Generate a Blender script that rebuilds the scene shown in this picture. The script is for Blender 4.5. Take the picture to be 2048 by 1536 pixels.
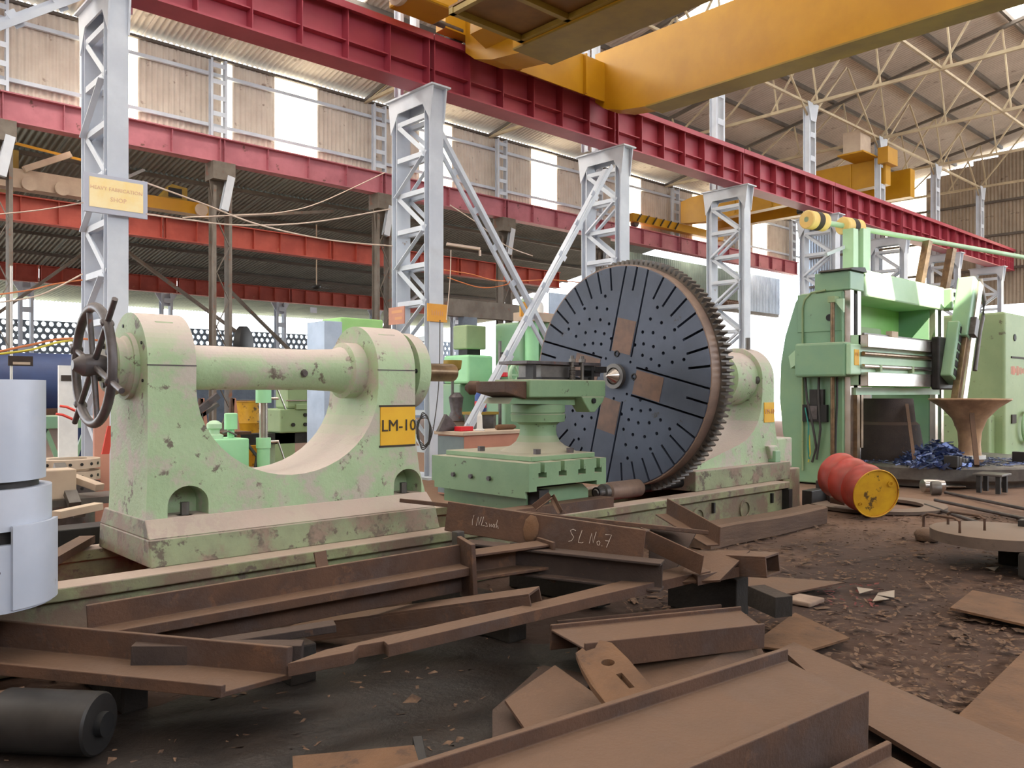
import bpy, bmesh, math, random
from mathutils import Vector, Matrix
random.seed(7)
sc = bpy.context.scene
for o in list(bpy.data.objects): bpy.data.objects.remove(o)
col = sc.collection

# ------------------------------------------------------------------ camera, sky, sun, exposure
CAMZ = 1.5
cam_d = bpy.data.cameras.new('camera'); cam = bpy.data.objects.new('camera', cam_d); col.objects.link(cam)
cam.location = (0, 0, CAMZ)
cam.rotation_euler = (math.radians(90), 0, math.radians(-43))
cam_d.sensor_width = 36; cam_d.sensor_fit = 'HORIZONTAL'; cam_d.lens = 36*1657/2048
cam_d.shift_y = 17/2048; cam_d.clip_end = 400; cam_d.clip_start = .05
sc.camera = cam
sc.view_settings.view_transform = 'Standard'; sc.view_settings.look = 'None'
sc.view_settings.gamma = 1; sc.view_settings.use_curve_mapping = False
sc.view_settings.exposure = 1.34

w = bpy.data.worlds.new('overcast_sky'); sc.world = w; w.use_nodes = True
bgn = w.node_tree.nodes['Background']
bgn.inputs[0].default_value = (.87, .935, 1.0, 1); bgn.inputs[1].default_value = 2.4

sun_d = bpy.data.lights.new('sun', 'SUN'); sun = bpy.data.objects.new('sun', sun_d); col.objects.link(sun)
sun_d.energy = 9; sun_d.angle = math.radians(.6); sun_d.color = (1, .88, .68)
SUN_TO = Vector((.30, .62, -.72)).normalized()      # the way the sunlight travels
sun.rotation_euler = SUN_TO.to_track_quat('-Z', 'Y').to_euler()

# ------------------------------------------------------------------ helpers
def G(px, py, z):
    """survey point: where the sight line of a frame pixel meets height z"""
    d = (CAMZ - z)*1657/(py - 785); r = (px - 1024)/1657*d
    return Vector((.682*d + .7314*r, .7314*d - .682*r, z))
def GD(px, py, d):
    r = (px - 1024)/1657*d
    return Vector((.682*d + .7314*r, .7314*d - .682*r, CAMZ + (785 - py)*d/1657))

ORG = {}
def S(c):
    return tuple(((x/255)/12.92 if x/255 <= .04045 else ((x/255 + .055)/1.055)**2.4) for x in c) + (1,)

def basis(d, up):
    d = d.normalized(); up = Vector(up)
    u = d.cross(up)
    if u.length < 1e-4: u = d.cross(Vector((1, 0, 0)))
    u.normalize(); v = u.cross(d).normalized()
    return d, u, v

class MB:
    def __init__(s): s.v = []; s.f = []
    def add(s, vs, fs):
        b = len(s.v); s.v += [Vector(v) for v in vs]; s.f += [tuple(b + i for i in f) for f in fs]; return s
    def box(s, x0, x1, y0, y1, z0, z1):
        return s.add([(x0,y0,z0),(x1,y0,z0),(x1,y1,z0),(x0,y1,z0),(x0,y0,z1),(x1,y0,z1),(x1,y1,z1),(x0,y1,z1)],
                     [(0,3,2,1),(4,5,6,7),(0,1,5,4),(1,2,6,5),(2,3,7,6),(3,0,4,7)])
    def hexa(s, b, t):
        return s.add(list(b) + list(t), [(0,3,2,1),(4,5,6,7),(0,1,5,4),(1,2,6,5),(2,3,7,6),(3,0,4,7)])
    def prof(s, p0, p1, pts, up=(0,0,1)):
        p0 = Vector(p0); p1 = Vector(p1); d, u, v = basis(p1 - p0, up); n = len(pts)
        vs = [p0 + u*a + v*b for a, b in pts] + [p1 + u*a + v*b for a, b in pts]
        return s.add(vs, [tuple(range(n)), tuple(range(2*n - 1, n - 1, -1))] + [(i, i + n, (i + 1) % n + n, (i + 1) % n) for i in range(n)])
    def bar(s, p0, p1, w, h, up=(0,0,1)):
        return s.prof(p0, p1, [(-w/2,-h/2),(-w/2,h/2),(w/2,h/2),(w/2,-h/2)], up)
    def tube(s, p0, p1, r, n=14, r2=None):
        r2 = r if r2 is None else r2
        p0 = Vector(p0); p1 = Vector(p1); d, u, v = basis(p1 - p0, (0,0,1))
        cs = [(math.cos(2*math.pi*i/n), math.sin(2*math.pi*i/n)) for i in range(n)]
        vs = [p0 + (u*a + v*b)*r for a, b in cs] + [p1 + (u*a + v*b)*r2 for a, b in cs]
        return s.add(vs, [tuple(range(n)), tuple(range(2*n - 1, n - 1, -1))] + [(i, i + n, (i + 1) % n + n, (i + 1) % n) for i in range(n)])
    def path(s, pts, r, n=6):
        pts = [Vector(p) for p in pts]; k = len(pts); b = len(s.v); vs = []
        for i, p in enumerate(pts):
            d = (pts[min(i + 1, k - 1)] - pts[max(i - 1, 0)]); _, u, v = basis(d, (0,0,1) if abs(d.normalized().z) < .98 else (1,0,0))
            vs += [p + (u*math.cos(2*math.pi*j/n) + v*math.sin(2*math.pi*j/n))*r for j in range(n)]
        fs = [tuple(range(n)), tuple(range(k*n - 1, (k - 1)*n - 1, -1))]
        for i in range(k - 1):
            fs += [(i*n + j, (i + 1)*n + j, (i + 1)*n + (j + 1) % n, i*n + (j + 1) % n) for j in range(n)]
        return s.add(vs, fs)
    def lathe(s, c, axis, prof, n=40):
        c = Vector(c); d, u, v = basis(Vector(axis), (0,0,1) if abs(Vector(axis).normalized().z) < .9 else (0,1,0))
        k = len(prof); vs = []
        for t, r in prof: vs += [c + d*t + (u*math.cos(2*math.pi*j/n) + v*math.sin(2*math.pi*j/n))*r for j in range(n)]
        fs = [tuple(range(n)), tuple(range(k*n - 1, (k - 1)*n - 1, -1))]
        for i in range(k - 1):
            fs += [(i*n + j, (i + 1)*n + j, (i + 1)*n + (j + 1) % n, i*n + (j + 1) % n) for j in range(n)]
        return s.add(vs, fs)
    def ring(s, c, axis, t0, t1, r0, r1, n=40):
        c = Vector(c); d, u, v = basis(Vector(axis), (0,0,1) if abs(Vector(axis).normalized().z) < .9 else (0,1,0))
        vs = []
        for t, r in ((t0, r0), (t0, r1), (t1, r1), (t1, r0)):
            vs += [c + d*t + (u*math.cos(2*math.pi*j/n) + v*math.sin(2*math.pi*j/n))*r for j in range(n)]
        fs = []
        for i in range(4):
            k = (i + 1) % 4
            fs += [(i*n + j, k*n + j, k*n + (j + 1) % n, i*n + (j + 1) % n) for j in range(n)]
        return s.add(vs, fs)
    def torus(s, c, axis, R, r, n=40, m=10):
        c = Vector(c); d, u, v = basis(Vector(axis), (0,0,1)); vs = []
        for i in range(n):
            a = 2*math.pi*i/n; e = u*math.cos(a) + v*math.sin(a)
            vs += [c + e*(R + r*math.cos(2*math.pi*j/m)) + d*r*math.sin(2*math.pi*j/m) for j in range(m)]
        return s.add(vs, [(i*m + j, ((i + 1) % n)*m + j, ((i + 1) % n)*m + (j + 1) % m, i*m + (j + 1) % m) for i in range(n) for j in range(m)])
    def prism(s, pts, axis, a0, a1):
        def P(a, b, t): return {'x': (t, a, b), 'y': (a, t, b), 'z': (a, b, t)}[axis]
        n = len(pts); vs = [P(a, b, a0) for a, b in pts] + [P(a, b, a1) for a, b in pts]
        return s.add(vs, [tuple(range(n)), tuple(range(2*n - 1, n - 1, -1))] + [(i, i + n, (i + 1) % n + n, (i + 1) % n) for i in range(n)])
    def plate(s, pts, t):
        """a polygon of 3-D points thickened downwards along its normal"""
        pts = [Vector(p) for p in pts]; nrm = (pts[1] - pts[0]).cross(pts[-1] - pts[0]).normalized()
        if nrm.z < 0: nrm = -nrm
        n = len(pts); vs = pts + [p - nrm*t for p in pts]
        return s.add(vs, [tuple(range(n)), tuple(range(2*n - 1, n - 1, -1))] + [(i, i + n, (i + 1) % n + n, (i + 1) % n) for i in range(n)])
    def build(s, name, m, parent=None, smooth=None, bevel=0, fix=True):
        vs = s.v
        if parent is None:
            lo = [min(v[i] for v in vs) for i in range(3)]; hi = [max(v[i] for v in vs) for i in range(3)]
            org = Vector(((lo[0] + hi[0])/2, (lo[1] + hi[1])/2, lo[2]))
        else: org = ORG[parent.name]
        me = bpy.data.meshes.new(name)
        me.from_pydata([tuple(v - org) for v in vs], [], s.f)
        if fix:
            bm = bmesh.new(); bm.from_mesh(me); bmesh.ops.recalc_face_normals(bm, faces=bm.faces); bm.to_mesh(me); bm.free()
        me.update()
        if m: me.materials.append(M[m])
        if smooth is not None:
            me.polygons.foreach_set('use_smooth', [True]*len(me.polygons)); me.set_sharp_from_angle(angle=math.radians(smooth))
        o = bpy.data.objects.new(name, me); col.objects.link(o)
        if parent is None: o.location = org
        else: o.parent = parent
        ORG[o.name] = org
        if bevel:
            b = o.modifiers.new('edge', 'BEVEL'); b.width = bevel; b.segments = 2; b.limit_method = 'ANGLE'; b.angle_limit = math.radians(40)
        return o

def tag(o, label=None, cat=None, group=None, kind=None):
    if label: o['label'] = label
    if cat: o['category'] = cat
    if group: o['group'] = group
    if kind: o['kind'] = kind
    return o
def thing(name, label, cat, loc, group=None):
    o = bpy.data.objects.new(name, None); col.objects.link(o); o.location = loc; o.empty_display_size = .1
    ORG[o.name] = Vector(loc); return tag(o, label, cat, group)
def shell(name, loc=(0,0,0)):
    o = bpy.data.objects.new(name, None); col.objects.link(o); o.location = loc; ORG[o.name] = Vector(loc)
    return tag(o, kind='structure')
def copy_tree(o, dloc=(0,0,0), parent=None):
    c = o.copy(); col.objects.link(c); c.parent = parent
    if parent is None: c.location = o.location + Vector(dloc)
    ORG[c.name] = ORG[o.name] + Vector(dloc)
    for ch in o.children: copy_tree(ch, dloc, c)
    return c
def clone(o, parent, loc):
    c = o.copy(); col.objects.link(c); c.parent = parent; c.location = loc; ORG[c.name] = ORG[parent.name]; return c
def cut(o, mb, solver='EXACT'):
    me = bpy.data.meshes.new('cutter'); org = ORG[o.name]
    me.from_pydata([tuple(v - org) for v in mb.v], [], mb.f)
    bm = bmesh.new(); bm.from_mesh(me); bmesh.ops.recalc_face_normals(bm, faces=bm.faces); bm.to_mesh(me); bm.free()
    t = bpy.data.objects.new('cutter', me); col.objects.link(t)
    if o.parent is not None: t.location = o.parent.location
    else: t.location = o.location
    md = o.modifiers.new('cut', 'BOOLEAN'); md.operation = 'DIFFERENCE'; md.object = t; md.solver = solver
    try: md.use_self = True
    except Exception: pass
    dg = bpy.context.evaluated_depsgraph_get()
    new = bpy.data.meshes.new_from_object(o.evaluated_get(dg))
    o.modifiers.clear(); old = o.data; new.name = old.name; o.data = new
    bpy.data.objects.remove(t); bpy.data.meshes.remove(me)
    return o
def text(name, s, m, size, pos, xdir, zdir, parent, extrude=.002, ax='CENTER'):
    cu = bpy.data.curves.new('t', 'FONT'); cu.body = s; cu.size = size; cu.extrude = extrude; cu.align_x = ax; cu.align_y = 'CENTER'; cu.resolution_u = 2
    t = bpy.data.objects.new('t', cu); col.objects.link(t)
    dg = bpy.context.evaluated_depsgraph_get(); me = bpy.data.meshes.new_from_object(t.evaluated_get(dg))
    bpy.data.objects.remove(t); bpy.data.curves.remove(cu)
    X = Vector(xdir).normalized(); Z = Vector(zdir).normalized(); N = X.cross(Z)
    mt = Matrix((X, Z, N)).transposed().to_4x4(); mt.translation = Vector(pos) - ORG[parent.name]
    me.transform(mt); me.materials.clear(); me.materials.append(M[m]); me.name = name
    o = bpy.data.objects.new(name, me); col.objects.link(o); o.parent = parent; ORG[o.name] = ORG[parent.name]; return o
ORD = ['first','second','third','fourth','fifth','sixth','seventh','eighth','ninth','tenth','eleventh','twelfth','thirteenth','fourteenth']

# steel sections, as (across, up) outlines
def I_(h, b, tw, tf):
    return [(-b/2,-h/2),(b/2,-h/2),(b/2,-h/2+tf),(tw/2,-h/2+tf),(tw/2,h/2-tf),(b/2,h/2-tf),(b/2,h/2),(-b/2,h/2),(-b/2,h/2-tf),(-tw/2,h/2-tf),(-tw/2,-h/2+tf),(-b/2,-h/2+tf)]
def H_(h, b, tw, tf): return [(v, u) for u, v in I_(h, b, tw, tf)]
def C_(h, b, t, s=1):      # open towards +across for s=1
    return [(0,-h/2),(s*b,-h/2),(s*b,-h/2+t),(s*t,-h/2+t),(s*t,h/2-t),(s*b,h/2-t),(s*b,h/2),(0,h/2)]
def U_(b, h, t):           # open upwards
    return [(-b/2,0),(b/2,0),(b/2,h),(b/2-t,h),(b/2-t,t),(-b/2+t,t),(-b/2+t,h),(-b/2,h)]
def L_(a, b, t, s=1): return [(0,0),(s*b,0),(s*b,t),(s*t,t),(s*t,a),(0,a)]

# ------------------------------------------------------------------ materials (procedural)
M = {}
def mat(name, c, c2=None, ns=2.5, rough=.6, metal=0, dust=None, damt=.8, chips=None, cs=6, ct=.62, chips2=None, ct2=.56, bump=0, bs=40, emit=0, spec=None, stretch=None):
    m = bpy.data.materials.new(name); m.use_nodes = True; nt = m.node_tree; N = nt.nodes; L = nt.links
    b = N['Principled BSDF']; b.inputs['Roughness'].default_value = rough; b.inputs['Metallic'].default_value = metal
    if spec is not None: b.inputs['Specular IOR Level'].default_value = spec
    tc = N.new('ShaderNodeTexCoord'); cd = tc.outputs['Object']
    if stretch:
        mp = N.new('ShaderNodeMapping'); mp.inputs['Scale'].default_value = stretch; L.new(cd, mp.inputs[0]); cd = mp.outputs[0]
    def noise(s, det=5, rg=.6):
        n = N.new('ShaderNodeTexNoise'); n.inputs['Scale'].default_value = s; n.inputs['Detail'].default_value = det; n.inputs['Roughness'].default_value = rg
        L.new(cd, n.inputs['Vector']); return n.outputs['Fac']
    def ramp(f, a, bb):
        r = N.new('ShaderNodeMapRange'); r.interpolation_type = 'SMOOTHSTEP'; r.inputs['From Min'].default_value = a; r.inputs['From Max'].default_value = bb
        L.new(f, r.inputs['Value']); return r.outputs['Result']
    def mix(f, a, bb):
        x = N.new('ShaderNodeMix'); x.data_type = 'RGBA'
        L.new(f, x.inputs['Factor'])
        for i, q in ((6, a), (7, bb)):
            if isinstance(q, tuple): x.inputs[i].default_value = q
            else: L.new(q, x.inputs[i])
        return x.outputs[2]
    cur = S(c)
    if c2: cur = mix(ramp(noise(ns), .32, .68), S(c), S(c2))
    if chips: cur = mix(ramp(noise(cs, 8, .68), ct, ct + .06), cur, S(chips))
    if chips2: cur = mix(ramp(noise(cs*.37 + .7, 8, .7), ct2, ct2 + .16), cur, S(chips2))
    if dust:
        g = N.new('ShaderNodeNewGeometry'); sx = N.new('ShaderNodeSeparateXYZ'); L.new(g.outputs['True Normal'], sx.inputs[0])
        up = ramp(sx.outputs['Z'], .15, .85); mu = N.new('ShaderNodeMath'); mu.operation = 'MULTIPLY'; mu.inputs[1].default_value = damt
        L.new(up, mu.inputs[0]); cur = mix(mu.outputs[0], cur, S(dust))
    if isinstance(cur, tuple): b.inputs['Base Color'].default_value = cur
    else: L.new(cur, b.inputs['Base Color'])
    if bump:
        bp = N.new('ShaderNodeBump'); bp.inputs['Strength'].default_value = bump; bp.inputs['Distance'].default_value = .02
        L.new(noise(bs, 6), bp.inputs['Height']); L.new(bp.outputs[0], b.inputs['Normal'])
    if emit:
        b.inputs['Emission Strength'].default_value = emit
        if isinstance(cur, tuple): b.inputs['Emission Color'].default_value = cur
        else: L.new(cur, b.inputs['Emission Color'])
    M[name] = m; return m

mat('gable_sheet', (160,146,130), (138,124,110), .8, .85, chips=(112,98,86), cs=1.4, ct=.6)
mat('foot_green', (136,146,112), (116,116,94), 3, .65, dust=(180,162,152), damt=.92, chips=(92,84,70), cs=7, ct=.52, chips2=(132,112,98), ct2=.46, bump=.2, bs=30)
mat('sign_cream', (246,230,186), (242,214,146), 2.5, .7)
mat('ink_pale', (222,180,150), rough=.7)
mat('plate_dusty', (100,84,74), (84,70,62), 4, .8, dust=(134,115,100), damt=.8, chips=(84,70,62), cs=6, ct=.6)
mat('shade_earth', (36,27,22), (24,18,16), 3, .55, bump=.5, bs=14)  # near-black earth colour that stands for shade under the heap
DUST = (196,180,170)
mat('casting_green', (166,188,150), (152,174,136), 2.2, .6, dust=(194,178,172), damt=.92, chips=(104,95,84), cs=8, ct=.575, chips2=(176,168,156), ct2=.46, bump=.25, bs=30)
mat('bed_green', (138,144,104), (114,108,86), 3, .65, dust=(174,154,142), damt=.9, chips=(96,84,72), cs=7, ct=.56, chips2=(118,98,82), ct2=.45, bump=.2, bs=30)
mat('carriage_green', (124,152,116), (112,142,108), 2, .5, dust=(172,158,144), damt=.75, chips=(78,80,64), cs=9, ct=.63, bump=.08)
mat('machine_green', (118,158,130), (130,166,130), 1.2, .42, dust=(176,182,158), damt=.5, chips=(92,116,94), cs=5, ct=.66, bump=.05)
mat('machine_green_pale', (176,208,176), (160,198,160), 1.4, .45, chips=(120,140,110), cs=6, ct=.7)
mat('machine_green_old', (150,170,128), (138,160,120), 1.5, .55, chips=(104,106,84), cs=4, ct=.62)
mat('bright_green', (146,198,118), (156,206,130), 1.5, .5)
mat('mint_paint', (160,220,170), (148,210,160), 1.5, .5)
mat('column_paint', (204,211,222), (184,191,204), 1.1, .5, chips=(152,136,126), cs=2.2, ct=.66)
mat('old_column', (120,112,104), (98,90,82), 2, .65, chips=(120,84,66), cs=4, ct=.58)
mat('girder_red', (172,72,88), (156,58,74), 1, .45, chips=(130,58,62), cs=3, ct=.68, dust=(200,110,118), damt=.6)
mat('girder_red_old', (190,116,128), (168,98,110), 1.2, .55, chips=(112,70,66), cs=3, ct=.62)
mat('girder_oxide', (180,84,68), (156,64,52), 1.4, .6, chips=(176,110,80), cs=2, ct=.66)
mat('crane_yellow', (188,138,14), (174,124,10), 1.1, .42, chips=(140,92,30), cs=3, ct=.72)
mat('crane_olive', (150,124,40), (128,104,40), 1.3, .55)
mat('walkway_brown', (132,92,40), (112,78,36), 2, .6)
mat('asbestos', (214,202,190), (194,180,168), .8, .85, chips=(150,130,118), cs=1.4, ct=.58, stretch=(1,1,.25))
mat('roof_sheet', (204,194,186), (184,174,166), .5, .85, chips=(160,148,140), cs=1.2, ct=.6)
mat('dark_roof', (146,152,150), (124,130,128), .6, .85)
mat('pale_roof', (176,186,170), (150,160,150), .6, .8)
mat('sheet_green_grey', (122,138,132), (104,120,116), .8, .7)
mat('sheet_blue_grey', (176,190,208), (150,164,184), 1.2, .5, metal=.3)
mat('translucent', (255,247,224), (255,240,205), 1.5, .6, emit=2.6)
mat('skylight_fill', (255,250,240), rough=.6, emit=3.0)  # glow shared by the seen skylights and the added fill rows
mat('purlin', (96,88,82), (84,76,70), 2, .7)
mat('truss_paint', (190,176,148), (168,152,128), 1.5, .6)
mat('iron_plate', (76,84,102), (62,69,84), 1.6, .5, metal=.15, chips=(60,58,60), cs=5, ct=.64, bump=.05, bs=20)
mat('rust_polish', (118,90,76), (98,78,70), 8, .55)
mat('rim_brown', (140,118,104), (118,98,88), 5, .5, metal=.3)
mat('gear_iron', (104,98,92), (84,78,74), 5, .5, metal=.5)
mat('black', (18,18,20), rough=.6)
mat('dark_steel', (58,56,56), (42,40,40), 4, .5, metal=.5)
mat('mid_steel', (112,108,104), (92,88,86), 5, .42, metal=.6)
mat('bright_steel', (196,190,186), (176,168,162), 6, .25, metal=.9)
mat('bronze_steel', (140,118,92), (110,92,74), 7, .3, metal=.7)
mat('worn_iron', (96,90,92), (70,64,64), 6, .45, metal=.4, chips=(110,66,54), cs=5, ct=.6)
mat('duct_grey', (196,202,216), (178,186,202), 1.5, .5, metal=.25, chips=(150,150,156), cs=5, ct=.66)
mat('rust', (88,61,45), (69,48,37), 3, .75, chips=(98,68,48), cs=7, ct=.58, chips2=(76,59,53), ct2=.5, dust=(112,87,69), damt=.6, bump=.25, bs=50)
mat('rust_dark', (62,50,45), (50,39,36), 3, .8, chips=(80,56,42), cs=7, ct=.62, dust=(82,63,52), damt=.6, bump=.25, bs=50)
mat('rust_orange', (108,77,52), (90,64,44), 4, .8, chips=(76,54,40), cs=8, ct=.6, bump=.3, bs=40)
mat('timber', (100,78,63), (82,63,52), 4, .85, bump=.5, bs=16, stretch=(.35,2,2), dust=(118,94,77), damt=.6)
mat('sleeper_black', (44,38,34), (34,30,28), 4, .9, bump=.4, bs=20, dust=(70,56,46), damt=.5)
mat('dust_paint_red', (176,30,32), (120,24,28), 3, .6)
mat('drum_red', (186,66,56), (150,52,46), 3, .4, chips=(196,110,70), cs=4, ct=.66)
mat('drum_yellow', (206,160,34), (186,138,30), 4, .45, chips=(86,66,34), cs=6, ct=.57)
mat('sign_yellow', (220,172,34), (212,158,28), 3, .6)
mat('sign_faded', (238,208,140), (230,188,104), 2.5, .7)
mat('sign_orange', (224,162,66), (214,150,60), 2.5, .7)
mat('sign_grey', (176,180,196), rough=.6)
mat('ink', (52,42,34), rough=.7)
mat('ink_faded', (206,150,110), rough=.7)
mat('chalk', (206,196,184), rough=.9)
mat('white_paint', (226,226,224), (206,206,206), 3, .5)
mat('red_gloss', (208,40,52), rough=.3)
mat('blue_paint', (50,84,160), (40,66,130), 3, .4)
mat('dark_blue', (36,58,104), (28,44,84), 1.5, .6)
mat('salmon', (196,140,120), (182,126,108), 2, .7)
mat('steel_cabinet', (116,132,136), (104,118,124), 2, .5)
mat('stone_beige', (196,178,158), (180,160,144), 2, .8)
mat('wire_pale', (206,186,172), rough=.6)
mat('wire_dark', (60,58,58), rough=.6)
mat('orange_hose', (200,120,76), rough=.6)
mat('yellow_hose', (200,186,70), rough=.6)
mat('red_cloth', (226,84,74), rough=.8)
mat('teal', (40,130,120), rough=.5)
mat('blue_swarf', (70,92,150), (120,130,160), 20, .35, metal=.7)
mat('brick', (150,128,112), (128,108,96), 5, .9)
mat('concrete', (188,184,174), (168,164,156), 1.5, .9)
mat('jaali', (120,132,148), (104,114,128), 2, .9)
mat('paper', (148,136,124), rough=.9)
mat('litter', (112,86,66), (62,44,34), 30, .9)
mat('litter_red', (112,50,46), (78,38,34), 30, .9)
mat('flared_casting', (196,160,126), (150,120,96), 3, .5, metal=.3)
mat('outside_ground', (205,200,188), (180,176,160), .5, .95)
# ------------------------------------------------------------------ the setting: floor and ground outside
def floor_mat():
    m = mat('dirt_floor', (72,50,38), (56,38,30), .5, .95, chips=(86,62,47), cs=1.1, ct=.56, chips2=(48,34,28), bump=.6, bs=9)
    nt = m.node_tree; N = nt.nodes; L = nt.links; b = N['Principled BSDF']; src = b.inputs['Base Color'].links[0].from_socket
    # pale trodden dust in front of the lathe and around the machines
    geo = N.new('ShaderNodeNewGeometry'); noi = N.new('ShaderNodeTexNoise'); noi.inputs['Scale'].default_value = .7; noi.inputs['Detail'].default_value = 6
    L.new(geo.outputs['Position'], noi.inputs['Vector'])
    sep = N.new('ShaderNodeSeparateXYZ'); L.new(geo.outputs['Position'], sep.inputs[0])
    def math_(op, a, c):
        n = N.new('ShaderNodeMath'); n.operation = op
        for i, q in enumerate((a, c)):
            if isinstance(q, (int, float)): n.inputs[i].default_value = q
            else: L.new(q, n.inputs[i])
        return n.outputs[0]
    f = math_('ADD', math_('MULTIPLY', sep.outputs['Y'], .62), math_('MULTIPLY', sep.outputs['X'], .20)); f = math_('ADD', f, math_('MULTIPLY', noi.outputs['Fac'], 1.6))
    r = N.new('ShaderNodeMapRange'); r.interpolation_type = 'SMOOTHSTEP'; r.inputs['From Min'].default_value = 4.3; r.inputs['From Max'].default_value = 5.9; L.new(f, r.inputs['Value'])
    mx = N.new('ShaderNodeMix'); mx.data_type = 'RGBA'; L.new(r.outputs['Result'], mx.inputs['Factor']); L.new(src, mx.inputs[6]); mx.inputs[7].default_value = S((126,98,80)); L.new(mx.outputs[2], b.inputs['Base Color'])
floor_mat()
mb = MB(); nx, ny = 88, 60; X0, X1, Y0, Y1 = -9, 40, -8, 41
def fz(x, y):
    if x < -1 or x > 14 or y < -1 or y > 10: return 0
    return .012*math.sin(3.1*x + 1.3*y) + .010*math.sin(5.7*y - 2.2*x) - .02
vs = []; fs = []
xs = [X0 + (X1 - X0)*(i/nx)**1.0 for i in range(nx + 1)]; ys = [Y0 + (Y1 - Y0)*(j/ny) for j in range(ny + 1)]
for y in ys:
    for x in xs: vs.append((x, y, fz(x, y)))
for j in range(ny):
    for i in range(nx): fs.append((j*(nx+1)+i, j*(nx+1)+i+1, (j+1)*(nx+1)+i+1, (j+1)*(nx+1)+i))
tag(mb.add(vs, fs).build('floor', 'dirt_floor', smooth=60, fix=False), 'brown earth shop floor strewn with chips', kind='structure')
oil = MB(); random.seed(21); op = []  # irregular dark patch painting the shade beneath the scrap heap
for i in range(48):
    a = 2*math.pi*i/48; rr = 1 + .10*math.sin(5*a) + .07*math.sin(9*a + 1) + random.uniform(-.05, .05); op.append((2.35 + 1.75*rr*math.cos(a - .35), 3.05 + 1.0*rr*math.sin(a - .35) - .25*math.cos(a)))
oil.prism(op, 'z', -.03, .004); tag(oil.build('floor_shade_patch', 'shade_earth'), 'black patch of earth painted as the shade under the scrap heap', kind='structure')
gr = MB(); gr.box(-60, 110, -60, 130, -.3, -.08)
tag(gr.build('floor_outside', 'outside_ground'), 'pale sunlit ground outside the shed', kind='structure')

# ------------------------------------------------------------------ corrugated sheets
def sheet(name, wd, ln, m, pitch=.146, amp=.024, seg=6):
    """waves run across x, length along y, lying at z=0"""
    n = max(1, round(wd/pitch)); k = n*seg; vs = []; fs = []
    for t in (0, ln):
        for i in range(k + 1): vs.append((wd*i/k, t, amp*math.sin(2*math.pi*i/seg)))
    for i in range(k): fs.append((i, i + 1, k + 2 + i, k + 1 + i))
    me = bpy.data.meshes.new(name); me.from_pydata(vs, [], fs); me.materials.append(M[m])
    me.polygons.foreach_set('use_smooth', [True]*len(me.polygons)); me.update(); return me
def place(me, name, parent, loc, rot=(0,0,0)):
    o = bpy.data.objects.new(name, me); col.objects.link(o); o.parent = parent; o.location = Vector(loc) - ORG[parent.name]; o.rotation_euler = rot; ORG[o.name] = ORG[parent.name]; return o

YC = 11.6; XC = [3.62 + 5.01*k for k in range(-1, 8)]          # near row of columns
YW = 21.0; XW = [9.18 + 5.02*k for k in range(-3, 7)]          # far row under the upper wall
WALLY = 21.5; EAVE = 10.52; SL = .2; ENDX = 41.0
def roof_z(y): return EAVE + (WALLY + .06 - y)*SL if y >= 3 else EAVE + (WALLY + .06 - 3)*SL - (3 - y)*SL

ceiling = shell('ceiling', (15, 12, 10.5)); tag(ceiling, 'corrugated grey roof sheeting on purlins')
run = 1.9; ang = math.atan(SL); ln = run/math.cos(ang)
rs = sheet('roof_sheet', 2.045, ln + .12, 'roof_sheet', amp=.03); rl = sheet('skylight_fill_mesh', 2.045, ln + .12, 'skylight_fill', amp=.03)
SUNHOLE = {(12, 9), (12, 10)}      # a few sheets are missing: sunlight falls through onto the vertical lathe
big = sheet('roof_sheet_wide', 6.0, ln + .12, 'roof_sheet', amp=.03, pitch=.3)
for r in range(18):
    y1 = WALLY + .06 - r*run; y0 = y1 - run; rot = (-ang, 0, 0) if y0 >= 2.8 else (ang, 0, 0); z = roof_z(y0) + .03
    seen = r <= 9
    for c in range(-8 if not seen else -1, 25):
        x = -8.6 + c*2.0
        if x > ENDX + .5: continue
        if (r, c) in SUNHOLE: continue
        light = (r == 2 and -1 < c < 10) or (r == 3 and -1 < c < 10 and c % 2 == 0) or (r == 4 and c <= 14 and c % 2 == 0) or (r == 7 and c % 2 == 0) or (r == 9 and c % 2 == 1) or (r == 12 and c % 2 == 0 and c > 0)  # besides the seen skylights, unseen glowing rows are added to brighten the shed
        if seen or light or (r in (11, 12) and c >= 0):
            place(rl if light else rs, 'skylight_fill_sheet' if light else ('roof_sheet' if seen else 'rear_roof_sheet'), ceiling, (x, y0, z), rot)
    for x in ((-26.6, -20.6, -14.6) if seen or r in (11, 12) else (-26.6, -20.6, -14.6, -8.6, -2.6, 3.4, 9.4, 15.4, 21.4, 27.4, 33.4)):
        place(big, 'wide_roof_sheet', ceiling, (x + (.0 if not seen else -.0), y0, z), rot)
for r in range(1, 18):
    y = WALLY + .06 - r*run
    MB().bar((-8.6, y, roof_z(y) - .07), (ENDX, y, roof_z(y) - .07), .09, .13).build('purlin', 'purlin', ceiling)

tag(MB().box(-27, ENDX, -12.6, -12.4, 0, 6.6).build('wall_right', 'brick'), 'plain side wall behind the viewpoint', kind='structure')
tag(MB().box(-14.2, -14, -12.4, 21.5, 0, 9.5).build('wall_near', 'gable_sheet'), 'near end wall of the shed outside the picture', kind='structure')
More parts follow.
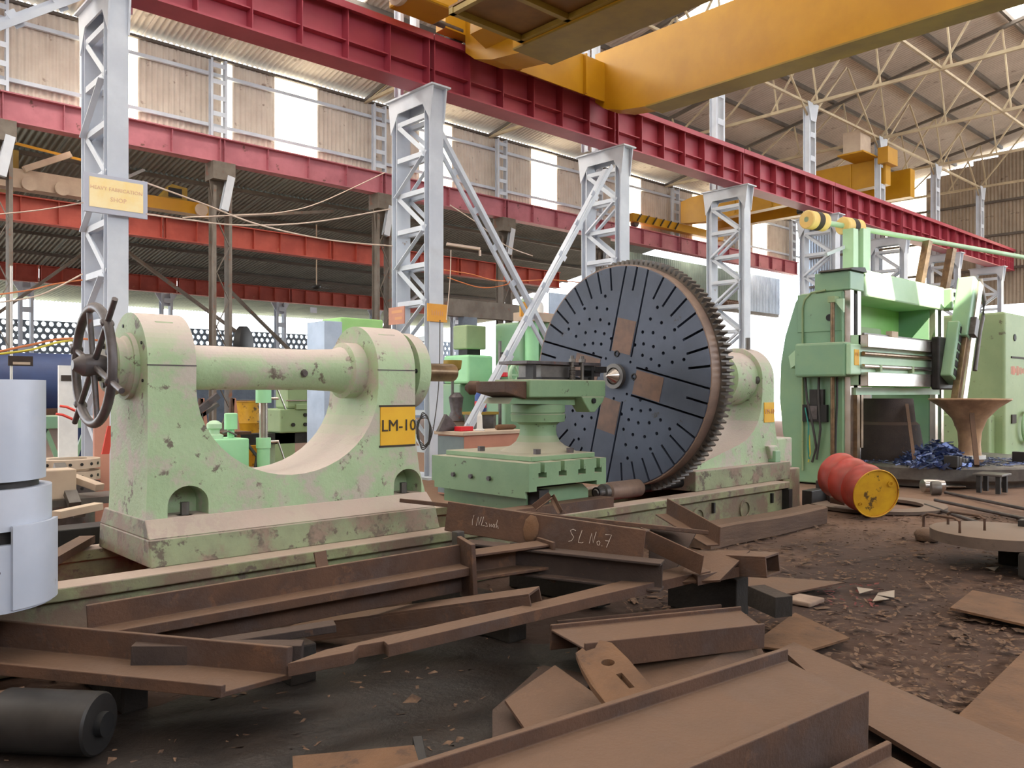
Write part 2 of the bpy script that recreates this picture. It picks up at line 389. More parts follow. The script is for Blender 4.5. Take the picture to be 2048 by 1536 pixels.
# upper wall above the far crane beam
wall_l = shell('wall_left', (15, WALLY, 7.9)); tag(wall_l, 'corrugated upper wall with translucent sheets')
wm = {}
def wsheet(wd, m, ln):
    k = (wd, m, ln)
    if k not in wm: wm[k] = sheet('wall_sheet', wd, ln, m)
    return wm[k]
WZ0 = 7.75; WL = EAVE - .14 - WZ0
for x in XW:
    cx = x + .04
    for i, wd in enumerate((.87, .87, 1.33, .975, .975) if abs(x - 9.18) > .1 else (.2, .3, 1.24, 1.33, .975, .975)):
        tr = abs(wd - 1.33) < .01 or abs(wd - .3) < .01  # the narrow glowing strip stands in for a torn gap beside the post
        if x > 30 and cx > ENDX - 1: break
        place(wsheet(wd, 'translucent' if tr else 'asbestos', WL), 'translucent_sheet' if tr else 'wall_sheet', wall_l, (cx, WALLY + (.03 if tr else 0), WZ0), (math.pi/2, 0, 0)); cx += wd
for z in (8.55, 9.9):
    MB().bar((-6, WALLY - .1, z), (ENDX, WALLY - .1, z), .09, .09).build('girt', 'column_paint', wall_l)
MB().bar((-6, WALLY - .05, EAVE - .16), (ENDX, WALLY - .05, EAVE - .16), .10, .07).build('eave_beam', 'purlin', wall_l)

# lattice wall posts standing on the far beam
def wall_post(x, lab):
    t = thing('wall_post', lab, 'post', (x, WALLY - .35, 8.11), 'lattice wall posts on the far crane beam')
    for dx in (-.16, .16):
        MB().prof((x + dx, WALLY - .35, 8.11), (x + dx, WALLY - .35, EAVE - .3), C_(.16, .06, .012, 1 if dx < 0 else -1), (0,1,0)).build('leg', 'column_paint', t)
    for z in [8.3 + .42*i for i in range(5)]:
        MB().box(x - .16, x + .16, WALLY - .44, WALLY - .42, z, z + .12).build('batten', 'column_paint', t)
    MB().box(x - .3, x + .3, WALLY - .55, WALLY - .15, 8.11, 8.15).build('base_plate', 'old_column', t)
    return t
for i, x in enumerate(XW[2:]):
    wall_post(x, f'slim lattice wall post against the corrugated upper wall, {ORD[i]} from the left')

# far gable wall
wall_e = shell('wall_far', (ENDX, 8, 5)); tag(wall_e, 'far gable wall of tall corrugated sheets')
ys = []; y = 21.4
k = 0
while y > -2:
    wd = 1.02; top = roof_z(y - wd/2) - .25
    tr = k in (4, 5, 11, 12)
    z0 = 5.4
    if k in (11, 12):
        place(wsheet(wd, 'gable_sheet', round(top - 8.2, 1)), 'wall_sheet', wall_e, (ENDX, y, 8.2), (math.pi/2, 0, -math.pi/2))
        place(wsheet(wd, 'translucent', 2.8), 'translucent_sheet', wall_e, (ENDX + .02, y, z0), (math.pi/2, 0, -math.pi/2))
    else:
        place(wsheet(wd, 'translucent' if tr else ('gable_sheet' if k > 4 else 'sheet_blue_grey'), round(top - z0, 1)), 'translucent_sheet' if tr else 'wall_sheet', wall_e, (ENDX + (.02 if tr else 0), y, z0), (math.pi/2, 0, -math.pi/2))
    y -= wd; k += 1
for z in (7, 8.5, 10): MB().bar((ENDX - .1, 21.5, z), (ENDX - .1, -2, z), .1, .1).build('girt', 'purlin', wall_e)

# perforated block wall far behind, holes are real
def jaali(name, lab, P, du, n, m, cell=.30, hole=.105, th=.12, z0=0):
    root = shell(name, P); tag(root, lab)
    bm = MB(); du = Vector(du).normalized(); nrm = Vector((du.y, -du.x, 0)); P = Vector(P)
    K = 8
    for j in range(m):
        for i in range(n):
            off = .5*cell*(j % 2)
            c = P + du*(cell*(i + .5) + off) + Vector((0, 0, z0 + cell*.9*(j + .5)))
            vs = []
            sq = [(cell/2, 0), (cell/2, cell*.45), (0, cell*.45), (-cell/2, cell*.45), (-cell/2, 0), (-cell/2, -cell*.45), (0, -cell*.45), (cell/2, -cell*.45)]
            for t in (0, th):
                for a, b in sq: vs.append(c + du*a + Vector((0,0,b)) + nrm*t)
                for q in range(K): vs.append(c + du*hole*math.cos(2*math.pi*q/K) + Vector((0,0,hole*math.sin(2*math.pi*q/K))) + nrm*t)
            fs = []
            for q in range(K):
                q2 = (q + 1) % K
                fs += [(q, q2, 8 + q2, 8 + q), (16 + q2, 16 + q, 24 + q, 24 + q2), (8 + q, 8 + q2, 24 + q2, 24 + q)]
            bm.add(vs, fs)
    o = bm.build('perforated_blocks', 'jaali', root, fix=False); tag(o, kind='stuff'); return root
jaali('wall_perforated', 'perforated block wall letting daylight through', (-3, 40, 0), (1, 0, 0), 120, 10, z0=1.9)
MB().box(-3, 45, 40, 40.2, 0, 1.9).build('dado', 'jaali', bpy.data.objects['wall_perforated'])
jaali('wall_far_perforated', 'perforated block strip low in the far end wall', (ENDX, 21.5, 0), (0, -1, 0), 50, 4, cell=.42, hole=.15, z0=3.2)
for a, b in ((0, 3.2),): MB().box(ENDX, ENDX + .2, -2, 21.5, a, b).build('dado', 'concrete', bpy.data.objects['wall_far_perforated'])

# ------------------------------------------------------------------ near row: lattice columns
def lattice_column(x0, label, ztop=6.83, group='lattice columns of the near row', m='column_paint', y0=11.46, y1=12.60, wd=.30, name='lattice_column'):
    t = thing(name, label, 'column', (x0 + wd/2, (y0 + y1)/2, 0), group)
    for ya, s in ((y0, 1), (y1, -1)):
        MB().prof((x0 + wd/2, ya + s*.08, 0), (x0 + wd/2, ya + s*.08, ztop), I_(.16, wd, .14, .014), (0,1,0)).build('leg', m, t)
    n = int(ztop/.65); k = 0
    h = MB().prof((x0 + .01, y0 + .16, .45), (x0 + .01, y1 - .16, .45), L_(.085, .08, .012), (0,0,1)).build('lacing_bar', m, t)
    dA = MB().prof((x0 + .01, y0 + .16, .45), (x0 + .01, y1 - .16, 1.08), L_(.085, .08, .012), (0,0,1)).build('lacing_bar', m, t)
    dB = MB().prof((x0 + .01, y1 - .16, 1.12), (x0 + .01, y0 + .16, 1.72), L_(.085, .08, .012), (0,0,1)).build('lacing_bar', m, t)
    for dx in (0, wd - .05):
        for i in range(n):
            if i or dx: clone(h, t, (dx, 0, .65*i))
            src, off = (dA, .65*i) if i % 2 == 0 else (dB, .65*(i - 1))
            if (i > 1 or dx) and i < n - 1: clone(src, t, (dx, 0, off))
    # flared cap
    mb = MB(); e = .14
    mb.prism([(y0 - .02, ztop - .62), (y0 - .1, ztop), (y1 + .1, ztop), (y1 + .02, ztop - .62), (y1 - .2, ztop - .28), (y0 + .2, ztop - .28)], 'x', x0 - .01, x0 + .015)
    mb.prism([(y0 - .02, ztop - .62), (y0 - .1, ztop), (y1 + .1, ztop), (y1 + .02, ztop - .62), (y1 - .2, ztop - .28), (y0 + .2, ztop - .28)], 'x', x0 + wd - .015, x0 + wd + .01)
    mb.box(x0 - .06, x0 + wd + .06, y0 - .14, y1 + .14, ztop - .03, ztop); mb.build('cap', m, t)
    MB().box(x0 - .15, x0 + wd + .15, y0 - .15, y1 + .15, 0, .04).build('base_plate', m, t)
    return t
names = ['blue-grey lattice column standing out of frame to the left', 'blue-grey lattice column carrying the faded fabrication sign', 'blue-grey lattice column with two small yellow plates behind the green tailstock',
         'blue-grey lattice column behind the top of the big faceplate', 'blue-grey lattice column right of the big faceplate', 'blue-grey lattice column behind the striped boom weights',
         'blue-grey lattice column behind the vertical lathe crossbeam', 'blue-grey lattice column at the far end, right of the vertical lathe', 'most distant blue-grey lattice column by the far gable wall']
cols = []
for i, x in enumerate(XC):
    if i == 0: continue
    if i == 1: cols.append(lattice_column(x - .12, names[1], wd=.26))
    elif i == 2: base_col = lattice_column(x + .11, names[2]); cols.append(base_col)
    else:
        c = copy_tree(base_col, (x - XC[2] + (.14 if i == 3 else .06), 0, 0)); c['label'] = names[i]; cols.append(c)

# upper posts above the girder carrying the roof
def upper_post(x, lab):
    t = thing('roof_post', lab, 'post', (x, 12.3, 6.83), 'upper roof posts')
    for dx in (-.14, .14):
        MB().prof((x + dx, 12.3, 6.83), (x + dx, 12.3, 10.2), C_(.2, .07, .014, 1 if dx < 0 else -1), (0,1,0)).build('leg', 'column_paint', t)
    for z in [7.1 + .72*i for i in range(5)]: MB().box(x - .14, x + .14, 12.19, 12.205, z, z + .16).build('batten', 'column_paint', t)
    mb = MB(); mb.prism([(x - .16, 9.75), (x + .16, 9.75), (x + .34, 10.3), (x - .34, 10.3)], 'y', 12.17, 12.19); mb.build('gusset', 'column_paint', t)
    return t
up0 = upper_post(XC[1] + .23, 'slim batten post above the crane girder, over the signed column')
for i in range(2, 9):
    c = copy_tree(up0, (XC[i] - XC[1], 0, 0)); c['label'] = f'slim batten roof post rising above the red girder, {ORD[i - 2]} right of the sign column'

# ------------------------------------------------------------------ crane girders
def girder(name, x0, x1, y, z0, z1, m, label, group, wd=.36, nst=6, mid=None, lip=False, cat='girder'):
    t = thing(name, label, cat, ((x0 + x1)/2, y, z0), group); g = .012
    MB().box(x0 + g, x1 - g, y - .012, y + .012, z0 + .03, z1 - .03).build('web', m, t)
    MB().box(x0 + g, x1 - g, y - wd/2, y + wd/2, z1 - .03, z1).build('top_flange', m, t)
    MB().box(x0 + g, x1 - g, y - wd/2, y + wd/2, z0, z0 + .03).build('bottom_flange', m, t)
    s0 = None
    for i in range(nst + 1):
        xs = x0 + .06 + (x1 - x0 - .12)*i/nst
        if s0 is None: s0 = MB().box(xs - .008, xs + .008, y - wd/2 + .03, y - .012, z0 + .03, z1 - .03).build('stiffener', m, t); sx = xs
        else: clone(s0, t, (xs - sx, 0, 0))
    if mid: MB().box(x0 + g, x1 - g, y - .15, y - .012, z0 + mid - .01, z0 + mid + .01).build('rib', m, t)
    if lip:
        MB().box(x0 + g, x1 - g, y - wd/2 - .03, y - wd/2, z1 - .11, z1).build('surge_channel', m, t)
        MB().bar((x0, y, z1 + .045), (x1, y, z1 + .045), .07, .09).build('rail', 'mid_steel', t)
        c0 = None
        for i in range(int((x1 - x0 - .3)/.53)):
            xs = x0 + .3 + .53*i
            if c0 is None: c0 = MB().prism([(y - .2, z1), (y - .1, z1), (y - .1, z1 + .06)], 'x', xs, xs + .1).build('rail_clip', m, t); cx0 = xs
            else: clone(c0, t, (xs - cx0, 0, 0))
    return t
for i in range(9):
    xa = XC[0] + .23 + 5.01*i
    girder('crane_girder', xa, min(xa + 5.01, ENDX - .1), 11.75, 6.83, 7.76, 'girder_red', f'bright red crane girder span on the near columns, {ORD[i]} from the left', 'near red crane girder spans', .46, 6, .36, True)
for i in range(9):
    xa = XW[1] + 5.02*(i - 1)
    if xa > ENDX - 2: break
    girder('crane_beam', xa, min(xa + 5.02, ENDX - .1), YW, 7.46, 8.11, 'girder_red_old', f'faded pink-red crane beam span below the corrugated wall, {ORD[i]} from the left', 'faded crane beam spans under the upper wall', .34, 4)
for i in range(5):
    xa = XW[1] - 1.0 + 5.02*i
    girder('bay_beam', xa, xa + 5.02, 22.3, 5.54, 6.15, 'girder_oxide', f'oxide-red crane beam span inside the dark side bay, {ORD[i]} from the left', 'oxide beam spans behind the far columns', .3, 6)
for i in range(7):
    xa = 3.0 + 5.02*i
    girder('outer_beam', xa, xa + 5.02, 34, 5.52, 6.15, 'girder_oxide', f'small distant oxide-red beam span over the outer bay, {ORD[i]} from the left', 'distant oxide beam spans', .3, 7)

# far row columns under the faded beam
def far_column(x, lab):
    t = thing('old_column', lab, 'column', (x, YW, 0), 'old columns under the faded beam')
    for dx in (-.17, .17):
        MB().prof((x + dx, YW, 0), (x + dx, YW, 6.85), C_(.3, .08, .014, 1 if dx < 0 else -1), (0,1,0)).build('leg', 'old_column', t)
    l0 = None
    for i in range(9):
        a, b = (-.17, .17) if i % 2 == 0 else (.17, -.17)
        MB().bar((x + a, YW - .15, .4 + .7*i), (x + b, YW - .15, 1.1 + .7*i), .012, .06, (0,1,0)).build('lacing_bar', 'old_column', t)
    MB().box(x - .3, x + .3, YW - .25, YW + .25, 7.0, 7.46).build('head_box', 'old_column', t)
    MB().prof((x + .1, YW - .2, 6.2), (x + .28, YW - .2, 7.1), C_(.14, .2, .012), (0,1,0)).build('bracket', 'column_paint', t)
    MB().prism([(x - .17, 6.2), (x + .17, 6.2), (x + .3, 7.0), (x - .3, 7.0)], 'y', YW - .02, YW + .02).build('gusset', 'old_column', t)
    return t
for i, x in enumerate(XW[1:7]): far_column(x, f'dark old lattice column under the faded beam, {ORD[i]} from the left')

# side bay roofs and outer columns
ceil2 = shell('ceiling_side_bay', (10, 28, 6.5)); tag(ceil2, 'dark corrugated roof over the side bay')
ds = sheet('dark_roof_sheet', 2.045, 2.12, 'dark_roof', amp=.03)
a2 = math.atan(.16)
for r in range(6):
    y0 = 22.0 + r*2.05; z = 8.1 - (y0 - 21.8)*.16
    for c in range(18):
        place(ds, 'dark_roof_sheet', ceil2, (-6 + 2*c, y0, z), (-a2, 0, 0))
    MB().bar((-6, y0, z - .1), (30, y0, z - .1), .1, .1).build('purlin', 'purlin', ceil2)
ceil3 = shell('ceiling_outer_bay', (12, 37, 5.6)); tag(ceil3, 'pale lean-to roof sheets over the outer bay')
ps = sheet('pale_roof_sheet', 2.045, 3.1, 'pale_roof', amp=.03)
for r in range(2):
    for c in range(18):
        place(ps, 'pale_roof_sheet', ceil3, (-4 + 2*c, 34.3 + 2.9*r, 5.75 - .12*r), (-.04, 0, 0))
def outer_column(x, y, h, lab, m='column_paint'):
    t = thing('bay_column', lab, 'column', (x, y, 0), 'outer bay columns')
    for dx in (-.13, .13): MB().prof((x + dx, y, 0), (x + dx, y, h), C_(.26, .1, .014, 1 if dx < 0 else -1), (0,1,0)).build('leg', m, t)
    for z in (1.5, 3, 4.4, h - .4): MB().box(x - .13, x + .13, y - .15, y - .13, z, z + .2).build('batten', m, t)
    MB().prism([(x - .14, h - .5), (x + .14, h - .5), (x + .45, h), (x - .45, h)], 'y', y - .02, y + .02).build('gusset', m, t)
    return t
for i, x in enumerate((7.6, 12.6, 17.6, 22.6, 27.6)):
    outer_column(x, 34, 5.5, f'pale twin-channel column under the distant beam, {ORD[i]} from the left')
outer_column(8.0, 26.5, 7.2, 'grey twin-channel column with diagonal struts left of the old columns')
for lab, p, q in (('brown diagonal strut leaning right in the dark side bay', (8.2, 26.4, 6.0), (12.2, 26.4, 3.4)), ('brown diagonal strut leaning left in the dark side bay', (7.8, 26.4, 6.0), (4.6, 26.4, 3.2)),
                  ('pale twin-angle brace rising to the right behind the quill', (15.4, 27.0, 2.2), (20.6, 27.0, 5.8)), ('brown diagonal brace sinking to the right behind the quill', (12.0, 27.0, 5.0), (15.2, 27.0, 2.2)),
                  ('long brown roof brace under the dark bay roof', (9.6, 22.2, 6.3), (14.0, 23.5, 7.3)), ('thin pale roof strut under the dark bay roof left of the first old column', (6.6, 24, 6.6), (8.3, 24, 7.7))):
    tag(MB().prof(p, q, C_(.16, .08, .014), (0,1,0)).build('diagonal_strut', 'old_column' if 'pale' not in lab else 'column_paint'), lab, 'strut', 'struts in the side bay')

outer_column(15.3, 27.15, 2.3, 'short grey post where two diagonal braces meet behind the quill')
# partition right of the faceplate, brick wall
wp = shell('wall_partition', (34, 22.4, 5.2)); tag(wp, 'grey-green corrugated partition below the faded beam')
for c in range(13):
    place(wsheet(1.02, 'sheet_green_grey' if c < 9 else 'sheet_blue_grey', 1.9), 'wall_sheet', wp, (27 + c*1.02, 22.4, 5.6), (math.pi/2, 0, 0))
MB().box(27, 40, 22.3, 22.5, 5.45, 5.6).build('sill', 'purlin', wp)
wb = shell('wall_brick', (32, 24, 0)); tag(wb, 'low weathered brick wall behind the column row')
b0 = None
for r in range(9):
    for c in range(28):
        x = 22 + c*.64 + (.32 if r % 2 else 0)
        if b0 is None: b0 = MB().box(22.01, 22.62, 24, 24.2, .02, .36).build('brick', 'brick', wb)
        else: clone(b0, wb, (x - 22, random.uniform(-.01,.01), r*.37))

# light corrugated sheet and bright strip near the far columns
tag(MB().box(16.0, 22.0, 30, 30.2, 0, 2.2).build('wall_low', 'concrete'), 'low grey wall seen between the machines', kind='structure')

# ------------------------------------------------------------------ roof trusses
def truss(x, lab):
    t = thing('roof_truss', lab, 'truss', (x, 12, 10.2), 'roof trusses')
    zb = 10.3
    MB().bar((x, 21.4, zb), (x, 2, zb + .0), .09, .09).build('bottom_chord', 'truss_paint', t)
    MB().bar((x, 21.4, roof_z(21.4) - .22), (x, 3, roof_z(3) - .22), .1, .1).build('top_chord', 'purlin', t)
    MB().bar((x, 3, roof_z(3) - .22), (x, -6, roof_z(-6) - .22), .1, .1).build('top_chord', 'purlin', t)
    ys = [21.2, 19.3, 17.4, 15.5, 13.6, 12.3, 10.4, 8.5, 6.6, 4.7, 3.0]
    for a, b in zip(ys[:-1], ys[1:]):
        MB().bar((x, a, zb), (x, b, roof_z(b) - .22), .05, .05).build('web_member', 'truss_paint', t)
        MB().bar((x, b, roof_z(b) - .22), (x, b - .25, zb), .045, .045).build('web_member', 'truss_paint', t)
    return t
tr0 = truss(XC[3] + .23, 'steel roof truss over the column behind the faceplate')
for i in range(4, 9):
    c = copy_tree(tr0, (XC[i] - XC[3], 0, 0)); c['label'] = f'pale steel roof truss crossing the shed, {ORD[i - 4]} beyond the crane bridge'
for k, (y, z) in enumerate(((12.3, 10.3), (8.5, 10.3))):
    for i in range(3, 8):
        x0 = XC[i] + .23; x1 = x0 + 5.01
        tag(MB().bar((x0 + .08, y, z), (x1 - .08, y, z), .07, .07).build('eave_tie', 'truss_paint'), f'thin tie running between roof trusses, {ORD[i - 3]} {"along the post tops" if k == 0 else "out over the open bay"}', 'tie', 'longitudinal roof ties')
        if k == 0:
            tag(MB().bar((x0 + .1, y, 9.9), (x0 + 2.45, y, roof_z(y) - .3), .05, .05).build('knee_brace', 'truss_paint'), f'thin brace rising right from a roof post, {ORD[i - 3]} from the left', 'brace', 'roof knee braces')
            tag(MB().bar((x1 - .1, y, 9.9), (x1 - 2.45, y, roof_z(y) - .3), .05, .05).build('knee_brace', 'truss_paint'), f'thin brace falling right onto a roof post, {ORD[i - 3]} from the left', 'brace', 'roof knee braces')

# ------------------------------------------------------------------ cross bracing between the second and third columns
def brace(lab, p, q, ang=1):
    t = thing('cross_brace', lab, 'brace', ((p[0] + q[0])/2, p[1], min(p[2], q[2])), 'X bracing between columns')
    P, Q = Vector(p), Vector(q)
    for dy in (-.09, .09):
        MB().prof(P + Vector((0, dy, 0)), Q + Vector((0, dy, 0)), L_(.12, .08, .012, 1 if dy < 0 else -1), (0,1,0)).build('angle', 'column_paint', t)
    n = 9
    for i in range(1, n):
        c = P.lerp(Q, i/n); d = (Q - P).normalized()
        MB().bar(c - d*.06, c + d*.06, .22, .012, (0,1,0)).build('batten', 'column_paint', t)
    return t
brace('long cross brace falling right from the second column, bluish flat face', (XC[2] + .5, 11.8, 6.2), (XC[3] - .1, 11.8, .5))
brace('long dusty cross brace rising right from beside the grey cabinet to the third column', (XC[2] + .55, 11.5, .15), (XC[3] - .05, 11.5, 6.3))
brace('cross brace leaning into the top left corner of the shed', (XC[1] - .1, 11.8, 6.9), (XC[0] + .4, 11.8, 3.6))
# ------------------------------------------------------------------ the big lathe
YA, ZA = 5.58, 1.67
def arc(cx, cz, rx, rz, a0, a1, n):
    return [(cx + rx*math.cos(math.radians(a0 + (a1 - a0)*i/n)), cz + rz*math.sin(math.radians(a0 + (a1 - a0)*i/n))) for i in range(n + 1)]

# bed
bed = thing('lathe_bed', 'long dusty green lathe bed with flat rails running under the machine', 'lathe bed', (4, 5.5, 0))
def rail(y0, y1, z0, z1, name, m, x0=-1.6, x1=9.1): return MB().box(x0, x1, y0, y1, z0, z1).build(name, m, bed, bevel=.008)
rail(4.93, 5.13, .37, .444, 'front_rail', 'bed_green')
rail(6.02, 6.2, .37, .444, 'back_rail', 'bed_green')
rail(4.99, 5.10, 0, .37, 'front_wall', 'bed_green'); rail(6.06, 6.16, 0, .37, 'back_wall', 'bed_green')
rail(5.10, 6.06, 0, .10, 'trough', 'dust_paint_red')
rail(5.12, 5.17, .12, .36, 'inner_wall', 'dust_paint_red')
rail(6.5, 6.75, .3, .52, 'rear_box', 'dark_steel', -1.6, 4.7)
MB().box(9.1, 9.13, 4.95, 6.2, .02, .43).build('end_plate', 'bed_green', bed)
for x in (7.55, 8.75): MB().box(x, x + .03, 4.96, 4.99, .22, .33).build('rib', 'dark_steel', bed)
MB().box(9.02, 9.1, 4.9, 4.99, .04, .36).build('joint_bar', 'dark_steel', bed)
for x in (7.3, 8.2): MB().ring((x, 4.985, .2), (0,-1,0), 0, .012, .08, .11, 24).build('boss', 'bed_green', bed, smooth=40)

# tailstock
ts = thing('tailstock', 'pale green lathe tailstock casting with twin bearing towers and black handwheel', 'tailstock', (2.9, 5.6, .444))
R = .345; yf, yb = YA - R, YA + R
def tower(x0, x1):
    # rounded head of one bearing tower
    pts = [(yf - .02, .62), (yb + .06, .62)] + [(yb + .02, 1.2), (yb, 1.45)] + arc(YA, ZA, R, R, 0, 180, 24) + [(yf, 1.45)]
    return pts
prof = [(1.81, .62), (1.825, .9), (1.83, 1.2), (1.83, ZA)] + [(2.13, ZA), (2.13, 1.53)]
prof += [(2.82 + .69*math.cos(math.radians(a)), 1.53 + .6*math.sin(math.radians(a))) for a in range(188, 353, 8)]
prof += [(3.51, 1.53), (3.51, ZA), (3.85, ZA), (3.85, 1.3), (3.86, 1.1), (3.89, .9), (3.94, .74), (3.97, .62)]
body = MB(); body.prism(prof, 'y', yf, yb)
body_o = body.build('body', 'casting_green', ts, smooth=28)
pk = MB()
for xp in (2.08, 3.78):
    pk.prism([(xp - .13, .705)] + [(xp + .13, .705)] + arc(xp, .79, .13, .12, 0, 180, 14), 'y', yf - .1, yf + .2)
cut(body_o, pk)
body_o.data.polygons.foreach_set('use_smooth', [True]*len(body_o.data.polygons)); body_o.data.set_sharp_from_angle(angle=math.radians(28))
for x0, x1, nm in ((1.83, 2.13, 'left_head'), (3.51, 3.85, 'right_head')):
    hb = MB(); hb.prism(arc(YA, ZA, R, R, 0, 180, 30), 'x', x0, x1)
    o = hb.build('bearing_head', 'casting_green', ts, smooth=30)
    MB().box(x0 + .09, x1 - .09, YA - .21, YA - .13, ZA + .24, ZA + .285).build('cap_lug', 'casting_green', ts, bevel=.01)
    MB().box(x0 - .002, x1 + .002, yf - .002, yf + .01, ZA - .004, ZA + .004).build('cap_joint', 'worn_iron', ts)
fl = MB(); A = [(1.80, 5.10), (3.99, 5.10), (3.99, 6.08), (1.80, 6.08)]; B = [(1.80, 5.13), (3.97, 5.13), (3.97, 6.06), (1.80, 6.06)]; Cc = [(1.812, yf), (3.96, yf), (3.96, yb + .08), (1.812, yb + .08)]
fl.hexa([(x, y, .444) for x, y in A], [(x, y, .61) for x, y in B]); fl.hexa([(x, y, .61) for x, y in B], [(x, y, .72) for x, y in Cc])
foot = fl.build('foot', 'foot_green', ts, bevel=.008)
for xp in (2.08, 3.78):
    MB().tube((xp, yf + .06, .70), (xp, yf + .06, .80), .028, 6).build('anchor_bolt', 'mid_steel', ts)
    MB().tube((xp, yf + .06, .70), (xp, yf + .06, .72), .05, 16).build('washer', 'mid_steel', ts, smooth=40)
# barrel, collars, quill
MB().lathe((2.10, YA, ZA), (1,0,0), [(0, .152), (1.0, .150), (1.22, .162), (1.28, .18), (1.30, .215), (1.41, .215)]).build('barrel', 'casting_green', ts, smooth=30)
MB().lathe((3.0, YA - .151, ZA - .03), (0,-1,0), [(0, .03), (.02, .02)], 10).build('grease_plug', 'worn_iron', ts)
MB().lathe((3.84, YA, ZA), (1,0,0), [(0, .2), (.085, .2), (.085, .312), (.17, .315), (.2, .305), (.22, .27), (.26, .12)]).build('gland_flange', 'casting_green', ts, smooth=30)
for a in range(0, 360, 45):
    MB().tube((3.915, YA + .26*math.cos(math.radians(a)), ZA + .26*math.sin(math.radians(a))), (3.925, YA + .26*math.cos(math.radians(a)), ZA + .26*math.sin(math.radians(a))), .018, 8).build('bolt', 'black', ts)
MB().lathe((4.09, YA, ZA), (1,0,0), [(0, .076), (.40, .076), (.42, .07), (.42, .05)]).build('quill', 'bronze_steel', ts, smooth=30)
# back plate rings and handwheel
MB().lathe((1.83, YA, ZA), (-1,0,0), [(0, .215), (.03, .215), (.03, .195), (.05, .175), (.06, .175), (.09, .19), (.11, .19), (.12, .165), (.14, .165)]).build('screw_housing', 'casting_green', ts, smooth=30)
for a in range(20, 380, 60):
    MB().tube((1.69, YA + .125*math.cos(math.radians(a)), ZA + .125*math.sin(math.radians(a))), (1.665, YA + .125*math.cos(math.radians(a)), ZA + .125*math.sin(math.radians(a))), .02, 6).build('bolt', 'worn_iron', ts)
for a in (70, 150, 200, 330):
    MB().tube((1.832, YA + .28*math.cos(math.radians(a)), ZA + .28*math.sin(math.radians(a))), (1.824, YA + .28*math.cos(math.radians(a)), ZA + .28*math.sin(math.radians(a))), .012, 6).build('bolt', 'black', ts)
hw = MB().torus((1.62, YA, ZA), (1,0,0), .365, .029, 56, 12).build('handwheel', 'worn_iron', ts, smooth=60)
MB().lathe((1.72, YA, ZA), (-1,0,0), [(0, .05), (.06, .07), (.16, .07), (.19, .05), (.22, .03)], 20).build('hub', 'worn_iron', hw, smooth=30)
for a, le in ((137, .56), (317, .54), (197, .55), (17, .48), (77, .36), (257, .36)):
    c, s_ = math.cos(math.radians(a)), math.sin(math.radians(a))
    MB().tube((1.62, YA + .05*c, ZA + .05*s_), (1.62, YA + le*c, ZA + le*s_), .02, 10, .018).build('spoke', 'worn_iron', hw, smooth=40)
    if le > .4: MB().torus((1.62, YA + .365*c, ZA + .365*s_), (0, c, s_), .03, .012, 14, 6).build('spoke_collar', 'worn_iron', hw, smooth=60)
# name plate
sg = MB().box(3.525, 3.845, yf - .008, yf, 1.10, 1.39).build('name_plate', 'sign_yellow', ts); sg['label'] = 'yellow plate lettered LM-10'
MB().box(3.515, 3.85, yf - .005, yf, 1.39, 1.405).build('plate_edge', 'ink', sg)
MB().box(3.515, 3.85, yf - .005, yf, 1.085, 1.10).build('plate_edge', 'ink', sg)
text('lettering', 'LM-10', 'ink', .125, (3.69, yf - .012, 1.245), (1,0,0), (0,0,1), sg, .002)

# headstock
hs = thing('headstock', 'pale green lathe headstock casting behind the big geared faceplate', 'headstock', (8.6, 5.6, .444))
RH = .375; yf2, yb2 = YA - RH, YA + RH
prof = [(7.5, .66), (7.62, .71), (8.1, .82), (8.45, .90), (8.62, .96), (8.76, 1.05), (8.86, 1.16), (8.93, 1.32), (8.95, 1.5), (8.95, ZA), (9.22, ZA), (9.22, 1.3), (9.24, 1.1), (9.29, .9), (9.36, .74), (9.4, .66)]
MB().prism(prof, 'y', yf2, yb2).build('body', 'casting_green', hs, smooth=28)
MB().prism(arc(YA, ZA, RH, RH, 0, 180, 30), 'x', 8.95, 9.22).build('bearing_head', 'casting_green', hs, smooth=30)
fl = MB(); fl.box(7.42, 9.42, 5.1, 6.1, .444, .66); fl.build('foot', 'foot_green', hs, bevel=.01)
MB().lathe((8.95, YA, ZA), (-1,0,0), [(0, .32), (.18, .325), (.22, .325), (.42, .31), (.42, .24), (1.98, .24)]).build('spindle_nose', 'casting_green', hs, smooth=30)
MB().lathe((8.95, YA - .29, ZA - .02), (-1,0,0), [(0, .055), (.05, .05), (.06, .03), (.12, .02)], 16).build('oil_fitting', 'mid_steel', hs, smooth=30)
MB().tube((9.05, YA - .12, ZA + .36), (9.05, YA - .12, ZA + .5), .03, 10).build('oil_cup', 'mid_steel', hs, smooth=40)
MB().prism([(9.0, .86), (9.2, .86), (9.32, .69), (9.08, .69)], 'y', yf2 - .06, yf2 + .02).build('bolt_lug', 'casting_green', hs, bevel=.02)
MB().box(9.08, 9.2, yf2 - .1, yf2, .66, .80).build('bolt_lug', 'machine_green', hs, bevel=.01)
sg = MB().box(8.98, 9.21, yf2 - .008, yf2, 1.14, 1.38).build('name_plate', 'sign_yellow', hs); sg['label'] = 'small yellow plate lettered LM-10'
text('lettering', 'LM-10', 'ink_faded', .085, (9.1, yf2 - .012, 1.27), (1,0,0), (0,0,1), sg, .002)
tag(MB().box(9.43, 9.85, 5.2, 6.0, 0, .55).build('gear_cover', 'bed_green', bevel=.015), 'dusty green gear cover box at the end of the lathe bed', 'cover')
tag(MB().box(9.46, 9.84, 5.3, 5.95, .55, .93).build('motor_cover', 'casting_green', bevel=.02), 'pale green box standing on the gear cover behind the headstock', 'cover')

